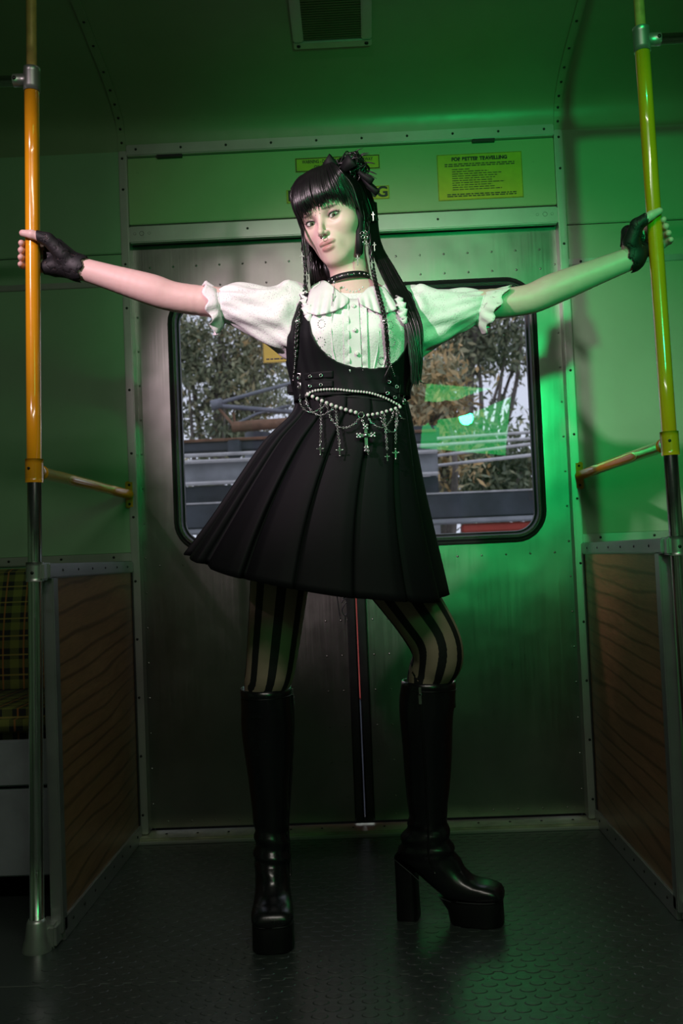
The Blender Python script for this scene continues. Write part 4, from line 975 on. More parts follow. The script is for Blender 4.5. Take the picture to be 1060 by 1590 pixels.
# ---- boots
def boot(root, mirror):
    R_ = [((.010, .568), (.137, .562), .0600), ((.006, .520), (.135, .512), .0610), ((.006, .465), (.131, .46), .0600), ((.014, .38), (.126, .37), .053), ((.021, .30), (.121, .29), .0455), ((.025, .24), (.117, .238), .0400), ((.022, .215), (.120, .205), .0395), ((.008, .185), (.130, .172), .0415), ((.000, .158), (.141, .148), .0420), ((.004, .136), (.158, .122), .0410), ((.040, .113), (.178, .102), .0400), ((.080, .082), (.198, .094), .0425), ((.115, .059), (.218, .0905), .0455), ((.160, .053), (.236, .084), .0470), ((.205, .053), (.2445, .074), .0440), ((.232, .053), (.2470, .064), .0330), ((.242, .054), (.2470, .058), .0120)]
    zm = lambda z_: z_ if z_ < .2 else .2 + (z_ - .2) * .962
    ln = 0.0 if mirror else .0415
    R_ = [((a[0] + ln * a[1], zm(a[1])), (b[0] + ln * b[1], zm(b[1])), w_) for a, b, w_ in R_]
    bk = smooth_path([(a[0], a[1], w_) for a, b, w_ in R_], 4); fr = smooth_path([(b[0], b[1], w_) for a, b, w_ in R_], 4); n = 28; G = []
    sy = -1 if mirror else 1
    for i, (a, b) in enumerate(zip(bk, fr)):
        s_ = i / 4; row = []; c0 = (a[0] + b[0]) / 2; c1 = (a[1] + b[1]) / 2; w_ = a[2]
        ex2 = 2.0 + (1.2 * max(0, min(1, (s_ - 9) / 3)))
        for k in range(n):
            th = 2 * PI * k / n; cs, sn = math.cos(th), math.sin(th)
            cs2 = math.copysign(abs(cs) ** (2 / ex2), cs); sn2 = math.copysign(abs(sn) ** (2 / ex2), sn)
            fold = .0036 * math.sin(s_ * 5.2 + 2.0 * cs + 1.3 * sn) * math.exp(-((s_ - 6.6) / 1.6) ** 2) + .0010 * math.sin(s_ * 2.3 + 3 * sn) * (s_ < 9)
            w2 = w_ + fold; hx = (b[0] - a[0]) / 2; hz = (b[1] - a[1]) / 2; sc_f = 1 + fold / .05
            row.append((c0 + hx * cs2 * sc_f, sy * w2 * sn2, c1 + hz * cs2 * sc_f))
        G.append(row)
    # rolled-in lip so the shaft reads as open leather
    top = np.array(G[0]); cen = top.mean(0); inn = cen + (top - cen) * .955; inn2 = inn + np.array([0, 0, -.06])
    mb = MB(); mb.grid(np.array([inn2, inn] + G), closev=True, flip=mirror); mb.build('shaft', M['boot_leather'], root)
    ring0 = np.array([cen + (np.array(G[1]) - np.array(G[1]).mean(0)) * 1.012 + (np.array(G[1]).mean(0) - cen) for _ in [0]][0])
    band_ = MB(); band_.tube([np.array(G[0]).mean(0) + (np.array(p) - np.array(G[0]).mean(0)) * 1.005 + np.array([0, 0, -.018]) for p in G[0]], .0009, n=5, closed=True); band_.build('top_stitching', M['boot_sole'], root)
    # platform sole
    N_ = 36; ol = []
    for k in range(N_):
        th = 2 * PI * k / N_; cs, sn = math.cos(th), math.sin(th); e = 3.2
        ol.append((math.copysign(abs(cs) ** (2 / e), cs), math.copysign(abs(sn) ** (2 / e), sn)))
    def prow(z_, grow=0.0):
        xb = .126 - .012 * (z_ / .056) - .02 * max(0, (z_ - .03) / .03) ** 2; xf = .2465
        return [((xb + xf) / 2 + (xf - xb) / 2 * a * (1 + grow), .0462 * b * (1 + grow) * (1 - .12 * (a < -.2) * (-a)), z_) for a, b in ol]
    rows = [[(p[0], p[1], 0) for p in prow(0, -.05)], prow(.0), prow(.004, .01), prow(.03), prow(.052), prow(.057, -.02)]
    m_ = MB(); m_.grid(np.array(rows), closev=True); m_.f.append(tuple(range(N_))[::-1]); m_.f.append(tuple((len(rows) - 1) * N_ + k for k in range(N_))); m_.sm += [False, False]
    m_.build('platform_sole', M['boot_sole'], root)
    MB().tube([(p[0] * 1.0, p[1] * 1.012, .0565) for p in prow(.0565) if p[0] > .135][:], .0008, n=5).build('welt', M['welt_thread'], root)
    # block heel
    hr = []
    for z_, xa, xb, w_ in ((0, .002, .050, .031), (.003, .000, .051, .032), (.07, .001, .049, .032), (.112, .001, .050, .034), (.150, .001, .052, .037)):
        row = []
        for k in range(24):
            th = 2 * PI * k / 24; cs, sn = math.cos(th), math.sin(th); e = 4.5
            x_ = (xa + xb) / 2 + (xb - xa) / 2 * math.copysign(abs(cs) ** (2 / e), cs); zz_ = z_ if z_ < .14 else .148 - .70 * (x_)
            row.append((x_, w_ * math.copysign(abs(sn) ** (2 / e), sn), min(z_, zz_ + .0) if z_ > .1 else z_))
        hr.append(row)
    m_ = MB(); m_.grid(np.array(hr), closev=True); m_.f.append(tuple(range(24))[::-1]); m_.sm.append(False); m_.build('block_heel', M['boot_sole'], root)
    MB().tube([(.003, -.039, .147), (.02, -.0405, .134), (.045, -.040, .114), (.075, -.041, .088), (.105, -.044, .066), (.135, -.0465, .057)], .0007, n=5).build('welt', M['welt_thread'], root)
    # zip on the inner side
    def side(x_, z_):
        a_ = np.array([[(g[0] - (bk[i][0] + fr[i][0]) / 2) for g in G[i][:1]] for i in range(1)])
        i = min(range(len(bk)), key=lambda q: abs((bk[q][1] + fr[q][1]) / 2 - z_) if q < 40 else 9)
        c0 = (bk[i][0] + fr[i][0]) / 2; hx = (fr[i][0] - bk[i][0]) / 2; u = max(-.95, min(.95, (x_ - c0) / hx)); return bk[i][2] * math.sqrt(1 - u * u)
    zp = smooth_path([(.066 + ln * .54, 0, .540), (.070 + ln * .45, 0, .45), (.075 + ln * .36, 0, .36), (.077 + ln * .26, 0, .26), (.080 + ln * .2, 0, .20), (.088, 0, .155), (.100, 0, .118)], 6)
    zs = [(p[0], -sy * (side(p[0], p[2]) + .0008), p[2]) for p in zp]
    MB().tube(zs, .0026, n=6).build('zip', M['boot_sole'], root)
    z0, z1 = np.array(zs[0]), np.array(zs[2])
    MB().box((z0[0] - .003, z0[1] - .003, z0[2] - .012), (z0[0] + .003, z0[1] + .003, z0[2] + .004), .001).box((z0[0] - .0035, z0[1] - sy * .004 - .001, z0[2] - .034), (z0[0] + .0035, z0[1] - sy * .004 + .001, z0[2] - .014), .0008).ring((z0[0], z0[1] - sy * .003, z0[2] - .013), .003, .0008, axis=(0, 1, 0), n=10, m=5).build('zip_pull', M['silver'], root)
for org, ang, mirror, lab in BOOTS:
    br = empty('boot', tuple(org)); br.rotation_euler = (0, 0, ang); part(br, label=lab); boot(br, mirror)
# ---- torso surface shared by blouse and bodice
YT = -.79
rows_t = [(655, 455, 638, .100, .10), (628, 462, 632, .090, .09), (612, 462, 631, .088, .088), (590, 457, 639, .092, .09), (560, 450, 650, .106, .095), (530, 448, 654, .118, .10), (500, 453, 652, .112, .10), (480, 459, 648, .096, .095), (462, 470, 634, .078, .085), (450, 486, 612, .064, .07), (441, 502, 590, .056, .06), (433, 507, 574, .052, .055), (425, 508, 573, .052, .055)]
tz, tc_, ta_, tbf, tbb = [], [], [], [], []
for y, l_, r_, bf_, bb_ in rows_t:
    a = px(l_, y, Y=YT); b = px(r_, y, Y=YT); tz.append((a[2] + b[2]) / 2); tc_.append((a[0] + b[0]) / 2); ta_.append((b[0] - a[0]) / 2); tbf.append(bf_); tbb.append(bb_)
tz = np.array(tz)
zf = np.linspace(tz[0], tz[-1], 160)
def sm(v):
    v = np.interp(zf, tz, v); k = np.ones(9) / 9; e = np.pad(v, 4, mode='edge'); return np.convolve(e, k, 'valid')
cf, af, bff, bbf = sm(tc_), sm(ta_), sm(tbf), sm(tbb)
def tor(th, z_, off=0.0):
    c0, a, bf_, bb_ = np.interp(z_, zf, cf), np.interp(z_, zf, af), np.interp(z_, zf, bff), np.interp(z_, zf, bbf)
    s_, c_ = math.sin(th), math.cos(th); e = 2 / 2.35
    X = c0 + (a + off) * math.copysign(abs(s_) ** e, s_); b = (bf_ if c_ > 0 else bb_) + off
    Y_ = YT - b * math.copysign(abs(c_) ** e, c_)
    if c_ > 0:   # bust
        for s in (-1, 1): Y_ -= .020 * math.exp(-((X - (c0 + s * .062)) / .048) ** 2 - ((z_ - ZB) / .045) ** 2)
    return np.array([X, Y_, z_])
ZB = float(px(550, 522, Y=-.88)[2])
def torY(X, z_):
    c0, a, bf_ = np.interp(z_, zf, cf), np.interp(z_, zf, af), np.interp(z_, zf, bff); u = min(.995, abs(X - c0) / a)
    Y_ = YT - bf_ * (1 - u ** 2.35) ** (1 / 2.35)
    for s in (-1, 1): Y_ -= .020 * math.exp(-((X - (c0 + s * .062)) / .048) ** 2 - ((z_ - ZB) / .045) ** 2)
    return Y_
# ---- skirt surface
sk = [((461, 612), (632, 627), .090), ((455, 642), (638, 652), .104), ((412, 685), (647, 707), .135), ((370, 742), (656, 764), .165), ((330, 800), (669, 830), .195), ((290, 855), (690, 921), .225)]
skL = smooth_path([px(*a, Y=YT) for a, b, d in sk], 8); skR = smooth_path([px(*b, Y=YT) for a, b, d in sk], 8); skD = [p[0] for p in smooth_path([(d, 0, 0) for a, b, d in sk], 8)]
NS = len(skL)
def skp(th, i, off=0.0):
    C_ = (skL[i] + skR[i]) / 2; A_ = (skR[i] - skL[i]) / 2; s_ = i / (NS - 1)
    d = skD[i]; A_ = A_ * (1 + off / np.linalg.norm(A_))
    p = C_ + A_ * math.sin(th) + np.array([0, -(d + off) * math.cos(th), 0])
    p[2] -= .040 * s_ * s_ * max(0, math.cos(th)) ** 1.0
    return p
def skY(X, z_):
    best = None
    for i in range(NS):
        C_ = (skL[i] + skR[i]) / 2; A_ = (skR[i] - skL[i]) / 2; u = (X - C_[0]) / A_[0]
        if abs(u) > .995: continue
        th = math.asin(u); p = skp(th, i)
        if best is None or abs(p[2] - z_) < best[0]: best = (abs(p[2] - z_), p[1])
    return best[1] if best else YT - .1
ZW = float((skL[0][2] + skR[0][2]) / 2)
def F(x, y, off=0.0, skirt=False):
    """measured point lying on the front of the garment"""
    Yc = -.88
    for _ in range(5):
        p = px(x, y, Y=Yc); z_ = p[2]; Yc = (skY(p[0], z_) if (skirt and z_ < ZW) else torY(p[0], max(z_, tz[0]))) - off
    p = px(x, y, Y=Yc); return p

# ---- blouse
bl_rows = np.linspace(px(550, 612, Y=YT)[2], px(545, 449, Y=YT)[2], 46)
NTH = 96; G = []
def vdip(k, z_):
    th = 2 * PI * k / NTH; th = th if th < PI else th - 2 * PI; f_ = max(0, (z_ - bl_rows[30]) / (bl_rows[-1] - bl_rows[30])); return z_ - .034 * f_ * math.exp(-(th / .55) ** 2)
for z_ in bl_rows: G.append([tor(2 * PI * k / NTH, vdip(k, z_), .0025 + .0012 * math.sin(k * 1.9) * (z_ < px(550, 470, Y=YT)[2])) for k in range(NTH)])
mb = MB(); mb.grid(np.array(G), closev=True); blouse = part(mb.build('blouse', M['white_cotton']), label='white cotton blouse with puff sleeves')
def sleeve(rows, ndir, seed):
    P0 = [px(x, yt, Y=-.79) for x, yt, xb, yb, d in rows]; P1 = [px(xb, yb, Y=-.79) for x, yt, xb, yb, d in rows]
    a = smooth_path(P0, 6); b = smooth_path(P1, 6); D = [p[0] for p in smooth_path([(r_[4], 0, 0) for r_ in rows], 6)]
    n = 64; G = []; m_ = len(a)
    for i in range(m_):
        t_ = i / (m_ - 1); row = []; C_ = (a[i] + b[i]) / 2; U = (a[i] - b[i]) / 2
        for k in range(n):
            ph = 2 * PI * k / n
            w_ = .030 * math.sin(3 * ph + t_ * 9 + seed) * math.sin(PI * t_) + .045 * math.sin(7 * ph - t_ * 11 + seed) * math.sin(PI * t_) + .035 * abs(math.sin(8 * ph + 2.2 * math.sin(2 * ph))) * (t_ ** 3) + .02 * math.sin(13 * ph + 6 * t_)
            w_ *= 1.7; w_ *= 1 - .5 * max(0, math.cos(ph)) * (t_ < .2)
            row.append(C_ + U * math.cos(ph) * (1 + w_ * .8) + np.array([0, -D[i] * math.sin(ph) * (1 + w_), 0]))
        G.append(row)
    mb = MB(); mb.grid(np.array(G), closev=True); return mb, G[-1]
rowsL = [(478, 446, 470, 556, .050), (458, 438, 455, 558, .062), (444, 436, 444, 553, .066), (428, 445, 428, 543, .064), (400, 446, 400, 527, .060), (370, 443, 374, 512, .056), (352, 445, 356, 503, .050), (340, 451, 348, 499, .043)]
rowsR = [(622, 446, 632, 556, .050), (640, 444, 644, 557, .062), (652, 443, 650, 553, .066), (668, 449, 662, 546, .064), (696, 452, 690, 532, .060), (722, 451, 712, 519, .055), (742, 452, 730, 509, .049), (752, 455, 738, 503, .043)]
for rows, sd in ((rowsL, .3), (rowsR, 1.7)):
    mb, last = sleeve(rows, 1, sd); so = part(mb.build('sleeve', M['white_cotton']), blouse)
    left = rows is rowsL
    edges = [(333, 446, 345, 508, .050), (318, 440, 334, 520, .056)] if left else [(768, 451, 744, 510, .050), (789, 447, 752, 519, .057)]
    rings = [np.array(last)]; n = 64
    for j, (x, yt, xb, yb, d) in enumerate(edges):
        a = px(x, yt, Y=-.795); b = px(xb, yb, Y=-.795); C_ = (a + b) / 2; U = (a - b) / 2; rr_ = []
        for k in range(n):
            ph = 2 * PI * k / n; w_ = (.05, .09)[j] * math.sin(9 * ph + 1.2 * math.sin(3 * ph)) + (.0, .03)[j] * math.sin(32 * ph)
            rr_.append(C_ + U * math.cos(ph) * (1 + w_) + np.array([(0.0, .006)[j] * math.sin(9 * ph + 1), -d * math.sin(ph) * (1 + w_), 0]))
        rings.append(np.array(rr_))
    dense = np.array([smooth_path([rings[0][k], rings[1][k], rings[2][k]], 4) for k in range(n)]).transpose(1, 0, 2)
    mb = MB(); mb.grid(dense, closev=True); fo = part(mb.build('cuff_ruffle', M['white_lace'] if not left else M['white_cotton']), blouse, label='lace cuff ruffle')
    fo.modifiers.new('thickness', 'SOLIDIFY').thickness = .0010
    mb = MB(); mb.tube([p for p in np.array(last) * 1.0], .0022, n=6, closed=True); part(mb.build('cuff_elastic', M['plain_cotton']), blouse)
def patch(name, quadrows, off, mat, parent, th=.0014, sub=7, wave=None, label=None):
    """cloth patch laid on the chest; quadrows: rows of photograph points"""
    rows = [smooth_path([(x, y, 0) for x, y in r_], sub) for r_ in quadrows]
    cols = [smooth_path([rows[j][i] for j in range(len(rows))], sub) for i in range(len(rows[0]))]
    G = [[F(q[0], q[1], off + (wave(i / (len(cols) - 1), j / (len(c_) - 1)) if wave else 0)) for j, q in enumerate(c_)] for i, c_ in enumerate(cols)]
    mb = MB(); mb.grid(np.array(G), flip=True); o = part(mb.build(name, mat), parent, label)
    md = o.modifiers.new('thickness', 'SOLIDIFY'); md.thickness = th; md.offset = 0; return o
scal = lambda u, v: .003 + .007 * v + .0050 * math.sin(u * 30) * v * v
patch('collar', [[(484, 444), (500, 436), (511, 440), (526, 453), (541, 463)], [(478, 462), (496, 458), (512, 460), (528, 464), (541, 467)], [(473, 484), (490, 489), (508, 486), (526, 480), (540, 471)]], .004, M['plain_cotton'], blouse, wave=scal)
patch('collar', [[(556, 462), (566, 452), (573, 446), (584, 444), (596, 446)], [(557, 466), (570, 463), (581, 460), (594, 460), (608, 462)], [(558, 471), (574, 480), (590, 486), (606, 484), (620, 478)]], .004, M['plain_cotton'], blouse, wave=scal)
patch('placket', [[(541, 464), (549, 464), (557, 464)], [(540, 510), (549, 510), (559, 510)], [(541, 550), (551, 550), (561, 550)], [(542, 578), (552, 578), (562, 578)]], .005, M['plain_cotton'], blouse)
for xa, sg in ((537, -1), (565, 1)):
    patch('placket_ruffle', [[(xa - 4, 470), (xa, 470), (xa + 4, 470)], [(xa - 4, 510), (xa, 510), (xa + 5, 510)], [(xa - 3, 550), (xa + 1, 550), (xa + 6, 550)], [(xa - 2, 578), (xa + 2, 578), (xa + 7, 578)]], .006, M['white_cotton'], blouse, wave=lambda u, v, sg=sg: .004 * math.sin(v * 34) * (u if sg < 0 else 1 - u))
for xs_ in ((516, 514, 517, 523), (586, 588, 586, 580), (502, 498, 500, 508), (600, 604, 602, 594)):
    mb = MB(); mb.tube([F(x, y, .003) for x, y in zip(xs_, (486, 515, 545, 572))], .0016, n=6); part(mb.build('pin_tuck', M['plain_cotton']), blouse)
mb = MB()
for x, y in ((549, 475), (551, 512), (554, 549)):
    p = F(x, y, .009); mb = MB(); mb.lathe(tuple(p), [(.0001, .0016), (.003, .0018), (.0045, .001), (.0045, -.001)], n=14, axis=(0, -1, 0)); part(mb.build('button', M['pearl']), blouse)
mb = MB()
for cx_, cy_, r0 in ((498, 531, 6.5), (499, 503, 5.5), (607, 531, 6.0), (508, 556, 5.5), (592, 560, 5), (605, 505, 5)):
    for k in range(11):
        a = 2 * PI * k / 11; p = F(cx_ + r0 * math.cos(a), cy_ + r0 * 1.15 * math.sin(a), .0036)
        mb.lathe(tuple(p), [(.0014, -.0003), (.0013, .0002), (.0001, .0002)], n=7, axis=(0, -1, 0))
part(mb.build('eyelet_embroidery', M['eyelet_shadow']), blouse, kind='stuff')  # dark discs paint the shade inside the eyelet holes
def shoulder_frill(pts, nm='shoulder_frill'):
    G = []
    base = smooth_path([F(x, y, .006) for x, y in pts], 8); n = len(base)
    for i, p in enumerate(base):
        w_ = math.sin(i * .95); r_ = .010 + .007 * math.sin(PI * i / (n - 1))
        G.append([p + np.array([-.002, .0, 0]) , p + np.array([r_ * .5 * w_, -r_ * .9, r_ * .25]), p + np.array([.008 + r_ * .6 * w_, -r_ * 1.3, -.006 + r_ * .4 * w_]), p + np.array([.014, -r_ * .6, -.012])])
    mb = MB(); mb.grid(np.array(G)); o = part(mb.build(nm, M['white_cotton']), blouse); o.modifiers.new('thickness', 'SOLIDIFY').thickness = .001
shoulder_frill([(468, 452), (470, 466), (472, 480), (475, 494)]); shoulder_frill([(614, 462), (618, 474), (620, 486), (622, 498)])

# ---- pinafore dress: bodice
def zpx(y, x=550): return float(px(x, y, Y=-.86)[2])
Ucurve = [(470, 446), (477, 470), (479, 500), (484, 520), (493, 538), (508, 554), (525, 564), (548, 571), (575, 574), (598, 572), (616, 561), (628, 546), (636, 526), (639, 500), (637, 470), (632, 446)]
uX = []; uZ = []
for x, y in Ucurve: p = F(x, y, .006); uX.append(p[0]); uZ.append(p[2])
NB = 220; NV = 40; Gb = []
ZARM = zpx(548); ZST = zpx(449); ZBK = zpx(478)
tops = []
for k in range(NB):
    th = 2 * PI * k / NB
    if th > PI: th -= 2 * PI
    zb = ZW - .002
    if abs(th) > R(100): tp = ZBK
    else:
        # march up until the neckline / armhole is met
        tp = ZARM
        Xs = tor(th, ZARM, .006)[0]
        # neckline
        lo_, hi_ = ZW, ZST
        zt_ = None
        for q in np.linspace(ZW + .02, ZST, 120):
            X = tor(th, q, .006)[0]
            # inside the U opening?
            below = np.interp(X, uX, np.minimum.accumulate(uZ) if False else uZ)
            if uX[2] < X < uX[-3] and q > below: zt_ = q; break
        tp = zt_ if zt_ is not None else ZST
        if abs(th) > R(76): tp = ZARM + (ZST - ZARM) * max(0, 1 - (abs(th) - R(76)) / R(6))
    tops.append(tp)
tops = np.array(tops)
for j in range(NV):
    v = j / (NV - 1); row = []
    for k in range(NB):
        z_ = (ZW - .004) * (1 - v) + tops[k] * v; row.append(tor(2 * PI * k / NB, z_, .0065 + .001 * math.sin(k * .7 + v * 5)))
    Gb.append(row)
mb = MB(); mb.grid(np.array(Gb), closev=True); dress = part(mb.build('pinafore_dress', M['black_twill']), label='black pinafore dress with pleated skirt')
dress.modifiers.new('thickness', 'SOLIDIFY').thickness = .0022
edge = [np.array(Gb[-1][k]) for k in range(NB)]
mb = MB(); mb.tube(edge, .0017, n=5, closed=True); part(mb.build('neckline_piping', M['black_seam']), dress)
for pts in ([(468, 520), (472, 545), (475, 570), (474, 608)], [(620, 570), (622, 590), (618, 625)], [(463, 612), (500, 614), (546, 616), (590, 620), (630, 627)]):
    mb = MB(); mb.tube([F(x, y, .0075) for x, y in pts for _ in [0]], .0009, n=5); part(mb.build('seam', M['black_seam']), dress)
# ---- skirt with folded pleats
NPL = 15; PER = 18; NK = NPL * PER; Gs = []
for i in range(NS):
    s_ = i / (NS - 1); row = []
    for k in range(NK):
        u = (k % PER) / PER; pl = k // PER; ph = (pl + u) / NPL
        saw = (.55 + .45 * min(1, u / .5) if u < .72 else (1 - (u - .72) / .12 if u < .84 else (u - .84) / .16 * .55))        # gentle rise then a sharp fold back
        back = -.30 * (max(0, u - .72) / .28) * (1 - max(0, u - .72) / .28) * 4 / NPL   # fold tucks under
        th = 2 * PI * (ph + back * .5 * s_ ** .5) + .012 * math.sin(pl * 2.1) * s_
        amp = .003 + .016 * s_ + .004 * math.sin(pl * 1.7) * s_
        soft = .006 * math.sin(3 * th + 4 * s_) * s_
        p = skp(th, i, (saw - .8) * amp * 1.4 + soft); p[2] += .003 * math.sin(pl * 2.7) * s_
        row.append(p)
    Gs.append(row)
mb = MB(); mb.grid(np.array(Gs), closev=True, smooth=True, flip=True); so = part(mb.build('pleated_skirt', M['black_twill']), dress)
so.modifiers.new('thickness', 'SOLIDIFY').thickness = .0022
mb = MB(); mb.tube([np.array(Gs[0][k]) + np.array([0, 0, .002]) for k in range(0, NK, 3)], .0026, n=6, closed=True); part(mb.build('waist_seam', M['black_seam']), dress)
# ---- buckled belt tabs
def ribbon(name, pts, wpx, off, mat, parent, th=.002, skirt=False):
    c_ = smooth_path([(x, y, 0) for x, y in pts], 6)
    G = [[F(q[0], q[1] + d, off, skirt) for q in c_] for d in (-wpx / 2, -wpx / 4, 0, wpx / 4, wpx / 2)]
    mb = MB(); mb.grid(np.array(G)); o = part(mb.build(name, mat), parent); md = o.modifiers.new('thickness', 'SOLIDIFY'); md.thickness = th; md.offset = 0; return o
ribbon('belt_tab', [(463, 587), (480, 584), (500, 582), (517, 581)], 11, .010, M['black_twill'], dress)
ribbon('belt_tab', [(463, 601), (480, 599), (500, 597), (517, 596)], 10, .010, M['black_twill'], dress)
ribbon('belt_tab', [(600, 589), (610, 595), (620, 602), (629, 609)], 10, .010, M['black_twill'], dress)
ribbon('belt_tab', [(596, 605), (608, 611), (618, 618), (628, 625)], 10, .010, M['black_twill'], dress)
for x, y in ((481, 584.5), (498, 583), (481, 599.5), (498, 597.5), (604, 593), (616, 600.5), (601.5, 610.5), (613, 617)):
    mb = MB(); mb.ring(tuple(F(x, y, .0135)), .0033, .0010, n=14, m=5); part(mb.build('eyelet', M['silver']), dress)
def buckle(x, y0, y1, w_):
    mb = MB(); P_ = [F(x, y0, .013), F(x, y1, .013)]
    q = [F(x - w_, y0, .013), P_[0], P_[1], F(x - w_, y1, .013)]; mb.tube(q, .0013, n=6)
    c_ = F(x - w_ * .6, (y0 + y1) / 2, .014); mb.tube([F(x, (y0 + y1) / 2, .015), c_], .0010, n=5); mb.ring(tuple(c_), .0030, .0009, n=12, m=5)
    part(mb.build('buckle', M['silver']), dress)
buckle(466, 580, 593, 4); buckle(466.5, 595, 607, 4); buckle(628, 601, 613, -2.5); buckle(626, 615, 628, -2.5)
mb = MB(); mb.box((F(447, 588, .0)[0] - .004, -.80, zpx(600)), (F(460, 588)[0], -.775, zpx(585)), .003); part(mb.build('belt_end', M['black_twill']), dress)
# ---- pearl belt with chains and crosses
belt = None
def along(pts, n):
    p = np.array(smooth_path([(x, y, 0) for x, y in pts], 12)); d = np.concatenate([[0], np.cumsum(np.linalg.norm(np.diff(p, axis=0), axis=1))]); s_ = np.linspace(0, d[-1], n)
    return [(np.interp(q, d, p[:, 0]), np.interp(q, d, p[:, 1])) for q in s_]
mb = MB()
for x, y in along([(477, 611), (492, 606), (519, 604.5), (544, 607), (573, 610), (598, 618), (619, 629)], 34): mb.sphere(F(x, y, .014, True), .0030, 10, 6)
belt = part(mb.build('pearl_belt', M['pearl']), label='pearl and silver chain belt with crosses')
for x, y in along([(478, 612.5), (488, 617), (510, 627), (530, 634), (552, 640.5)], 11): 
    mb = MB(); mb.sphere(F(x, y, .016, True), .0044, 12, 8); part(mb.build('pearl', M['pearl']), belt)
for x, y in along([(571, 644.5), (585, 642.5), (600, 638.5), (621, 632)], 8): mb = MB(); mb.sphere(F(x, y, .016, True), .0038, 12, 8); part(mb.build('pearl', M['pearl']), belt)
mb = MB(); mb.ring(tuple(F(560.5, 644.5, .016, True)), .0065, .0009, n=20, m=5); part(mb.build('belt_ring', M['silver']), belt)
def chain(pts, n, r=.0016):
    mb = MB(); q = along(pts, n); w_ = [F(x, y, .0165 + .012 * max(0, (y - 640) / 60), True) for x, y in q]
    for k in range(len(w_) - 1):
        a, b = w_[k], w_[k + 1]; d = (b - a); c_ = (a + b) / 2; L_ = np.linalg.norm(d) * .62; d = d / np.linalg.norm(d)
        s_ = np.array([1, 0, 0.]) if k % 2 else np.array([0, -1, 0.]); s_ = s_ - d * (s_ @ d); s_ /= np.linalg.norm(s_)
        mb.tube([c_ + L_ * math.cos(t_) * d + r * 1.5 * math.sin(t_) * s_ for t_ in np.linspace(0, 2 * PI, 8, endpoint=False)], r * .45, n=4, closed=True)
    part(mb.build('chain', M['silver']), belt)
chain([(466, 612), (466, 625), (474, 637), (486, 640), (500, 633), (506, 627)], 26); chain([(474, 612), (478, 630), (490, 643), (503, 644), (515, 636), (519, 632)], 26)
chain([(507, 628), (513, 648), (525, 662), (538, 664), (550, 658), (558, 649)], 30); chain([(571, 648), (578, 658), (590, 664), (600, 661), (608, 650), (611, 638)], 26)
chain([(590, 643), (598, 664), (610, 671), (616, 660), (616, 636)], 24); chain([(617, 636), (622, 648), (628, 651)], 9)
chain([(498, 624), (498, 660), (497, 690)], 26); chain([(521, 634), (524, 665), (527, 692)], 24); chain([(596, 642), (599, 675), (601, 700)], 24); chain([(615, 636), (614, 690)], 22)
def cross(x, y, s_, nm='cross_charm', orn=False):
    c_ = F(x, y, .024, True); mb = MB(); L_ = s_ / 690.0
    mb.box((c_[0] - L_ * .07, c_[1] - .001, c_[2] - L_ * .62), (c_[0] + L_ * .07, c_[1] + .001, c_[2] + L_ * .38), .0006); mb.box((c_[0] - L_ * .32, c_[1] - .001, c_[2] - L_ * .07), (c_[0] + L_ * .32, c_[1] + .001, c_[2] + L_ * .07), .0006)
    e = [(-.32, 0), (.32, 0), (0, .38), (0, -.62)]
    for a, b in e:
        for da, db in ((0, 0), (.07, .07), (-.07, .07), (.07, -.07), (-.07, -.07)) if orn else ((0, 0),): mb.sphere((c_[0] + L_ * (a + da), c_[1], c_[2] + L_ * (b + db)), L_ * (.075 if orn else .12), 8, 5)
    if orn: mb.sphere((c_[0], c_[1] - .001, c_[2]), L_ * .12, 8, 6)
    part(mb.build(nm, M['silver']), belt)
cross(568, 676, 34, 'large_cross', True); cross(497, 697, 14); cross(527, 699, 14); cross(614, 703, 15); cross(601, 709, 10)
chain([(561, 650), (564, 657), (566, 661)], 6); chain([(568, 690), (571, 700), (572, 707)], 10)
# ---- choker
mb = MB(); G = []
cb_ = px(541, 438, Y=-.79)
def neckring(dz, off):
    out = []
    for k in range(48):
        th = 2 * PI * k / 48; c_ = NECKC; out.append(c_ + NRX * math.sin(th) * (1 + off) + NRY * math.cos(th) * (1 + off) + NRZ * dz)
    return out
na = to_head(np.array([px(545, 425, Y=-.79)]))[0]
NRZ = HO + HS * (HM @ np.array([0, -.012, -.050])) - NECK; NRZ = NRZ / np.linalg.norm(NRZ)
NECKC = px(541, 437, Y=-.797)
NRX = np.array([1.0, 0, 0]); NRX = NRX - NRZ * (NRX @ NRZ); NRX = NRX / np.linalg.norm(NRX) * .0485; NRY = np.cross(NRZ, NRX); NRY = NRY / np.linalg.norm(NRY) * .0485
if NRY[1] > 0: NRY = -NRY
mb = MB(); mb.grid(np.array([neckring(d, o_) for d, o_ in ((-.007, .0), (-.007, .05), (.007, .05), (.007, .0))]), closev=True); choker = part(mb.build('choker', M['choker_leather']), label='black studded choker')
mb = MB()
for k in range(-5, 6):
    th = k * .27; p = NECKC + (NRX * math.sin(th) + NRY * math.cos(th)) * 1.07; mb.sphere(p, .0026, 8, 6)
part(mb.build('stud_set', M['silver']), choker, kind='stuff')
for k in range(7):
    x = 533 + k * 5; y = 446 + 7 * math.sin(PI * k / 6); mb = MB(); p = px(x, y, Y=-.882); mb.sphere(p, .0024, 8, 6); part(mb.build('pearl', M['pearl']), choker)
def yp(x, y, Y): return px(x, y, Y=Y)
mb = MB(); mb.tube([yp(519, 441, -.862), F(518, 455, .016), F(515, 475, .016)], .0007, n=5); mb.sphere(yp(519, 438, -.866), .0040, 8, 6); mb.box(tuple(F(517, 462, .017) - np.array([.0012, .001, .009])), tuple(F(517, 462, .017) + np.array([.0012, .001, .009]))); part(mb.build('pendant', M['silver']), choker)

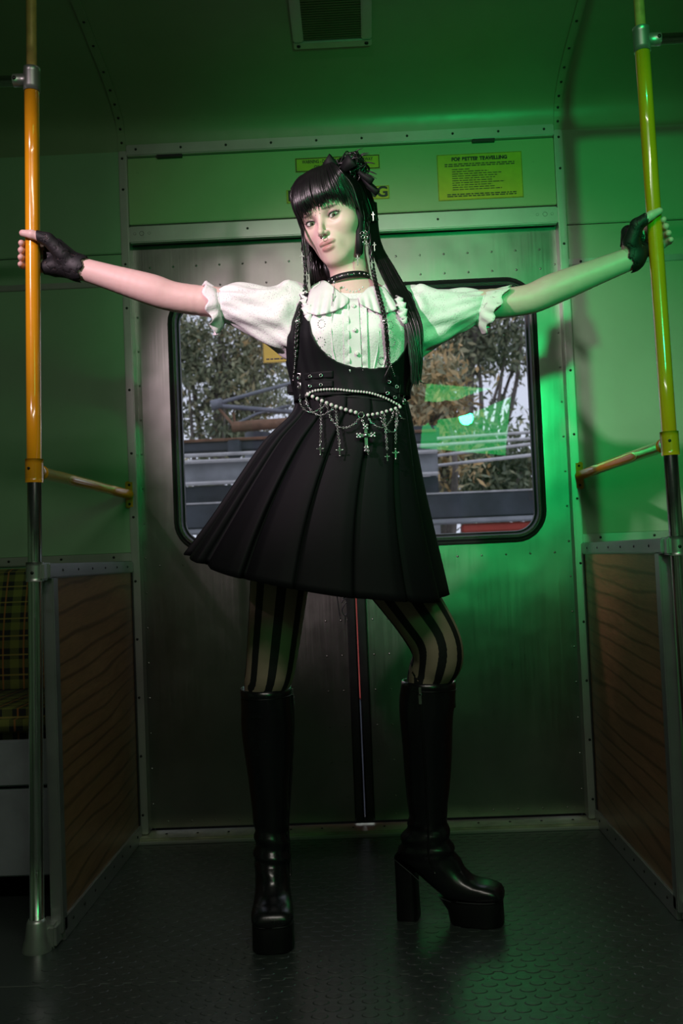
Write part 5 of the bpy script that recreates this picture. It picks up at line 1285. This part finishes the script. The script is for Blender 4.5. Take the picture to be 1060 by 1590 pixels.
# ---- hair
rnd = np.random.default_rng(11)
def strand_mesh(mb, pts, r0, r1, n=5, seg=5, flat=1.0):
    p = smooth_path(pts, seg); m_ = len(p); mb.tube(p, [r0 + (r1 - r0) * (i / (m_ - 1)) ** 1.3 for i in range(m_)], n=n, cap=False, sx=flat)
def cap_pt(az, el, k=1.0):   # direction on the skull; az 0 = front, + = image right, el up
    d = np.array([math.sin(az) * math.cos(el), math.cos(az) * math.cos(el), math.sin(el)])
    return np.array([0, -.018, .030]) + d * np.array([.081, .107, .085]) * k
mb = MB(); G = []
for j in range(22):
    row = []
    for k in range(64):
        az = -PI + 2 * PI * k / 64; fa = max(0, math.cos(az)); el_min = R(-50) + (R(26) + R(50)) * min(1, (fa / .55)) ** 1.0 if fa > 0 else R(-50)
        el = PI / 2 * .999 - (PI / 2 - el_min) * j / 21; q = cap_pt(az, el, 1.0 + .010 * math.sin(az * 23) * math.cos(el)); row.append(hw(*q))
    G.append(row)
mb.grid(np.array(G), closev=True); hair = part(mb.build('hair', M['hair_black']), label='long black hair with fringe')
mb = MB()
for i in range(210):   # fringe
    u = rnd.uniform(-1, 1.12); x = u * .070; j = rnd.normal() * .002; tipz = .020 + .006 * (u > -.25) + rnd.uniform(-.004, .011) - .022 * max(0, abs(u) - .70) / .3
    f_end = .098 - .052 * abs(u) ** 2.8 + rnd.normal() * .0015
    pts = [(x * .28, -.005 + rnd.normal() * .004, .122), (x * .60 + j, .050 - .02 * abs(u), .117), (x * .90 + j, .092 - .036 * u * u, .088), (x + j, f_end + .008, .050), (x * 1.02 + j + rnd.normal() * .002, f_end, tipz)]
    strand_mesh(mb, [hw(*p) for p in pts], .0030, .0005, n=5, flat=1.5)
for i in range(120):   # crown, combed from the parting to both sides
    s = 1 if i % 2 else -1; a0 = rnd.uniform(-1.0, 1.0); f_ = .045 * a0
    pts = [(s * .006, f_ - .01, .121), (s * .05, f_ - .012, .106), (s * .079, f_ - .014 , .060), (s * .083, f_ * 1.1 - .016, .01), (s * .080, f_ - .02, -.035)]
    strand_mesh(mb, [hw(*p) for p in pts], .0032, .0014, n=5, flat=1.5)
part(mb.build('fringe', M['hair_black']), hair)
mb = MB()
# side locks by the face: image left lock hangs straight down, right lock is a flat straight panel
for i in range(46):
    u = rnd.uniform(0, 1); a = hw(-.072 + .004 * rnd.normal(), .030 - .05 * u, .045); b = hw(-.078, .030 - .055 * u, .0)
    e = yp(480 + 9 * u + rnd.normal() * 2.0, 392 + rnd.uniform(-12, 30), -.80 + .06 * u)
    strand_mesh(mb, [a, b, mid(b, e, .55) + np.array([rnd.normal() * .003, 0, 0]), e], .0026, .0009)
part(mb.build('side_lock', M['hair_black']), hair); mb = MB()
for i in range(34):
    u = rnd.uniform(0, 1); a = hw(.070, .030 - .020 * u, .06); e = yp(553 + 10 * u, 393 + rnd.uniform(-4, 3), -.845 + .01 * u); m1 = yp(555 + 10 * u, 330, -.848)
    strand_mesh(mb, [a, m1, e], .0026, .0014)
part(mb.build('side_lock', M['hair_black']), hair)
mb = MB()
for i in range(150):   # long hair falling behind the shoulder on the image right
    u = rnd.uniform(0, 1); v = rnd.normal()
    a = hw(.070 + .012 * u, -.03 - .05 * u, .03 - .02 * u); Yb = -.80 + .05 * u
    pts = [a, yp(574 + 16 * u, 375, Yb), yp(590 + 24 * u, 420 + v, -.835 + .02 * u), yp(610 + 28 * u, 462, -.885 + .02 * u), yp(630 + 24 * u + v, 505, -.905 + .02 * u), yp(638 + 16 * u + v * 2, 550, -.905 + .02 * u), yp(640 + 11 * u + v * 2, 562 + 38 * rnd.uniform(), -.90 + .02 * u)]
    strand_mesh(mb, pts, .0030, .0007)
strand_mesh(mb, [yp(648, 560, -.89), yp(650, 585, -.89), yp(655, 594, -.89), yp(664, 596, -.89)], .0022, .0005)
for i in range(60):    # hair behind the neck on the image left
    u = rnd.uniform(0, 1); a = hw(-.060 + .05 * u, -.07, -.02); 
    strand_mesh(mb, [a, yp(484 + 30 * u, 405, -.74), yp(482 + 34 * u, 432, -.735), yp(484 + 40 * u, 452, -.70)], .0036, .0022)
part(mb.build('loose_lengths', M['hair_black']), hair)
def braid(pts, r0, tail):
    mb = MB(); base = smooth_path(pts, 10); n = len(base)
    for k in range(3):
        q = []
        for i, p in enumerate(base):
            a = i * .85 + 2 * PI * k / 3; q.append(np.array(p) + np.array([r0 * .62 * math.sin(a), r0 * .5 * math.sin(2 * a), 0]))
        mb.tube(q, [r0 * .58 * (1 - .35 * i / n) for i in range(n)], n=6)
    for t_ in tail: strand_mesh(mb, [base[-1], mid(base[-1], t_, .5) + rnd.normal(size=3) * .002, t_], .0012, .0003)
    part(mb.build('braid', M['hair_black']), hair)
braid([hw(-.078, .012, .01), yp(471, 385, -.835), yp(475, 420, -.84), F(473, 450, .020), F(466, 480, .022), F(461, 515, .020), F(459, 550, .020), F(457, 588, .020)], .0052, [F(456 + k, 600, .018) for k in range(-2, 3)])
braid([hw(.080, -.005, -.02), yp(577, 405, -.835), yp(581, 430, -.85), F(587, 455, .020), F(594, 480, .020), F(599, 510, .020), F(602, 545, .018), F(603, 572, .018)], .0052, [F(593 + 3 * k, 594 + (k % 3), .014) for k in range(7)])
strand2 = MB()
for dx in (0, 3): strand_mesh(strand2, [hw(-.074, .035, .02), yp(468 + dx, 360, -.85), yp(473 + dx, 400, -.85), yp(476 + dx, 425, -.85)], .0020, .0012)
part(strand2.build('face_strand', M['hair_black']), hair)
# messy bun with ribbon loops
mb = MB(); bc = np.array([.060, -.030, .098])
for i in range(90):
    d = rnd.normal(size=3); d /= np.linalg.norm(d); a = bc + d * np.array([.030, .026, .018]); e = np.cross(d, rnd.normal(size=3)); e /= np.linalg.norm(e)
    pts = [a - e * .030, a + d * .008, a + e * .032 + rnd.normal(size=3) * .004, a + e * .040 - d * .012]
    strand_mesh(mb, [hw(*p) for p in pts], .0034, .0006, n=5)
for i in range(12):
    a = rnd.uniform(-1.2, 1.0); d = np.array([math.cos(a) * .9, -.2, math.sin(a)]); b = bc + d * .030
    strand_mesh(mb, [hw(*b), hw(*(b + d * .022)), hw(*(b + d * .036 + np.array([.006, 0, -.010])))], .0022, .0004)
part(mb.build('messy_bun', M['hair_black']), hair)
def loop(c_, dirv, L_, w_, parent):
    d = np.array(dirv, float); d /= np.linalg.norm(d); s_ = np.cross(d, [0, 1, 0]); s_ /= np.linalg.norm(s_); up_ = np.cross(s_, d); G = []
    for t_ in np.linspace(0, 2 * PI, 22):
        x = .5 * L_ * (1 - math.cos(t_)); z_ = .20 * L_ * math.sin(t_); G.append([hw(*(np.array(c_) + d * x + up_ * z_ + s_ * w_ * q * (.35 + .65 * x / L_))) for q in (-.5, 0, .5)])
    m_ = MB(); m_.grid(np.array(G)); o = part(m_.build('ribbon_loop', M['ribbon_black']), hair); o.modifiers.new('thickness', 'SOLIDIFY').thickness = .0012
loop((.050, .005, .098), (-.45, .2, .7), .044, .040, hair); loop((.056, .005, .094), (.9, .2, .35), .044, .036, hair); loop((-.062, .012, .086), (-.5, .1, .8), .030, .016, hair); loop((.088, -.01, .09), (.6, .1, -.8), .055, .016, hair); loop((.092, -.02, .07), (.5, .1, -.9), .060, .014, hair)
# hanging ribbon in front of the ear
rb = [[yp(x, y, -.852) for x in (552.5, 558, 563)] for y in (312, 340, 368, 394)]
mb = MB(); mb.grid(np.array(rb)); o = part(mb.build('hair_ribbon', M['ribbon_black']), hair); o.modifiers.new('thickness', 'SOLIDIFY').thickness = .001
# ---- earrings and hair charms
def charm(x, y, Y, L_, nm, top=None):
    c_ = px(x, y, Y=Y); l = L_ / 690.0; mb = MB(); mb.box((c_[0] - l * .05, c_[1] - .0008, c_[2] - l * .6), (c_[0] + l * .05, c_[1] + .0008, c_[2] + l * .4), .0003)
    mb.box((c_[0] - l * .2, c_[1] - .0008, c_[2] + l * .08), (c_[0] + l * .2, c_[1] + .0008, c_[2] + l * .18), .0003); mb.sphere((c_[0], c_[1], c_[2] + l * .42), .0013, 7, 5)
    if top: mb.tube([px(*top, Y=Y), c_ + np.array([0, 0, l * .4])], .0005, n=4)
    part(mb.build(nm, M['silver']), hair)
charm(555, 403, -.856, 16, 'cross_charm', (556, 394)); charm(476, 429, -.862, 16, 'cross_charm', (474, 420)); charm(469, 400, -.862, 17, 'cross_charm'); charm(579, 335, -.84, 14, 'cross_charm'); charm(581, 382, -.845, 14, 'cross_charm'); charm(522, 277, -.88, 14, 'hair_pin'); charm(577, 410, -.86, 14, 'cross_charm')
mb = MB()
for k, (x, y) in enumerate(((562, 362), (567, 361), (563, 368), (568, 369), (566, 376), (569, 379))): mb.ring(tuple(px(x, y, Y=-.853)), .0038, .0007, n=8, m=4)
part(mb.build('earring', M['silver']), hair)
def star(x, y, off):
    c_ = F(x, y, off); mb = MB(); mb.sphere(c_, .0038, 10, 7)
    for k in range(10):
        a = 2 * PI * k / 10; d = np.array([math.cos(a), -.3, math.sin(a)]); mb.tube([c_ + d * .003, c_ + d * (.009 if k % 2 else .007)], [.0011, .0003], n=5)
    part(mb.build('star_charm', M['silver']), hair)
star(462, 499, .030); star(597, 499, .028)
mb = MB()
for k, (x, y) in enumerate(along([(459, 545), (458, 560), (456, 580), (455, 590)], 16)): mb.sphere(F(x, y, .026), .0015, 6, 4)
for k, (x, y) in enumerate(along([(603, 540), (604, 555), (608, 570), (613, 584)], 16)): mb.sphere(F(x, y, .026), .0013, 6, 4)
part(mb.build('braid_chain', M['silver']), hair, kind='stuff')
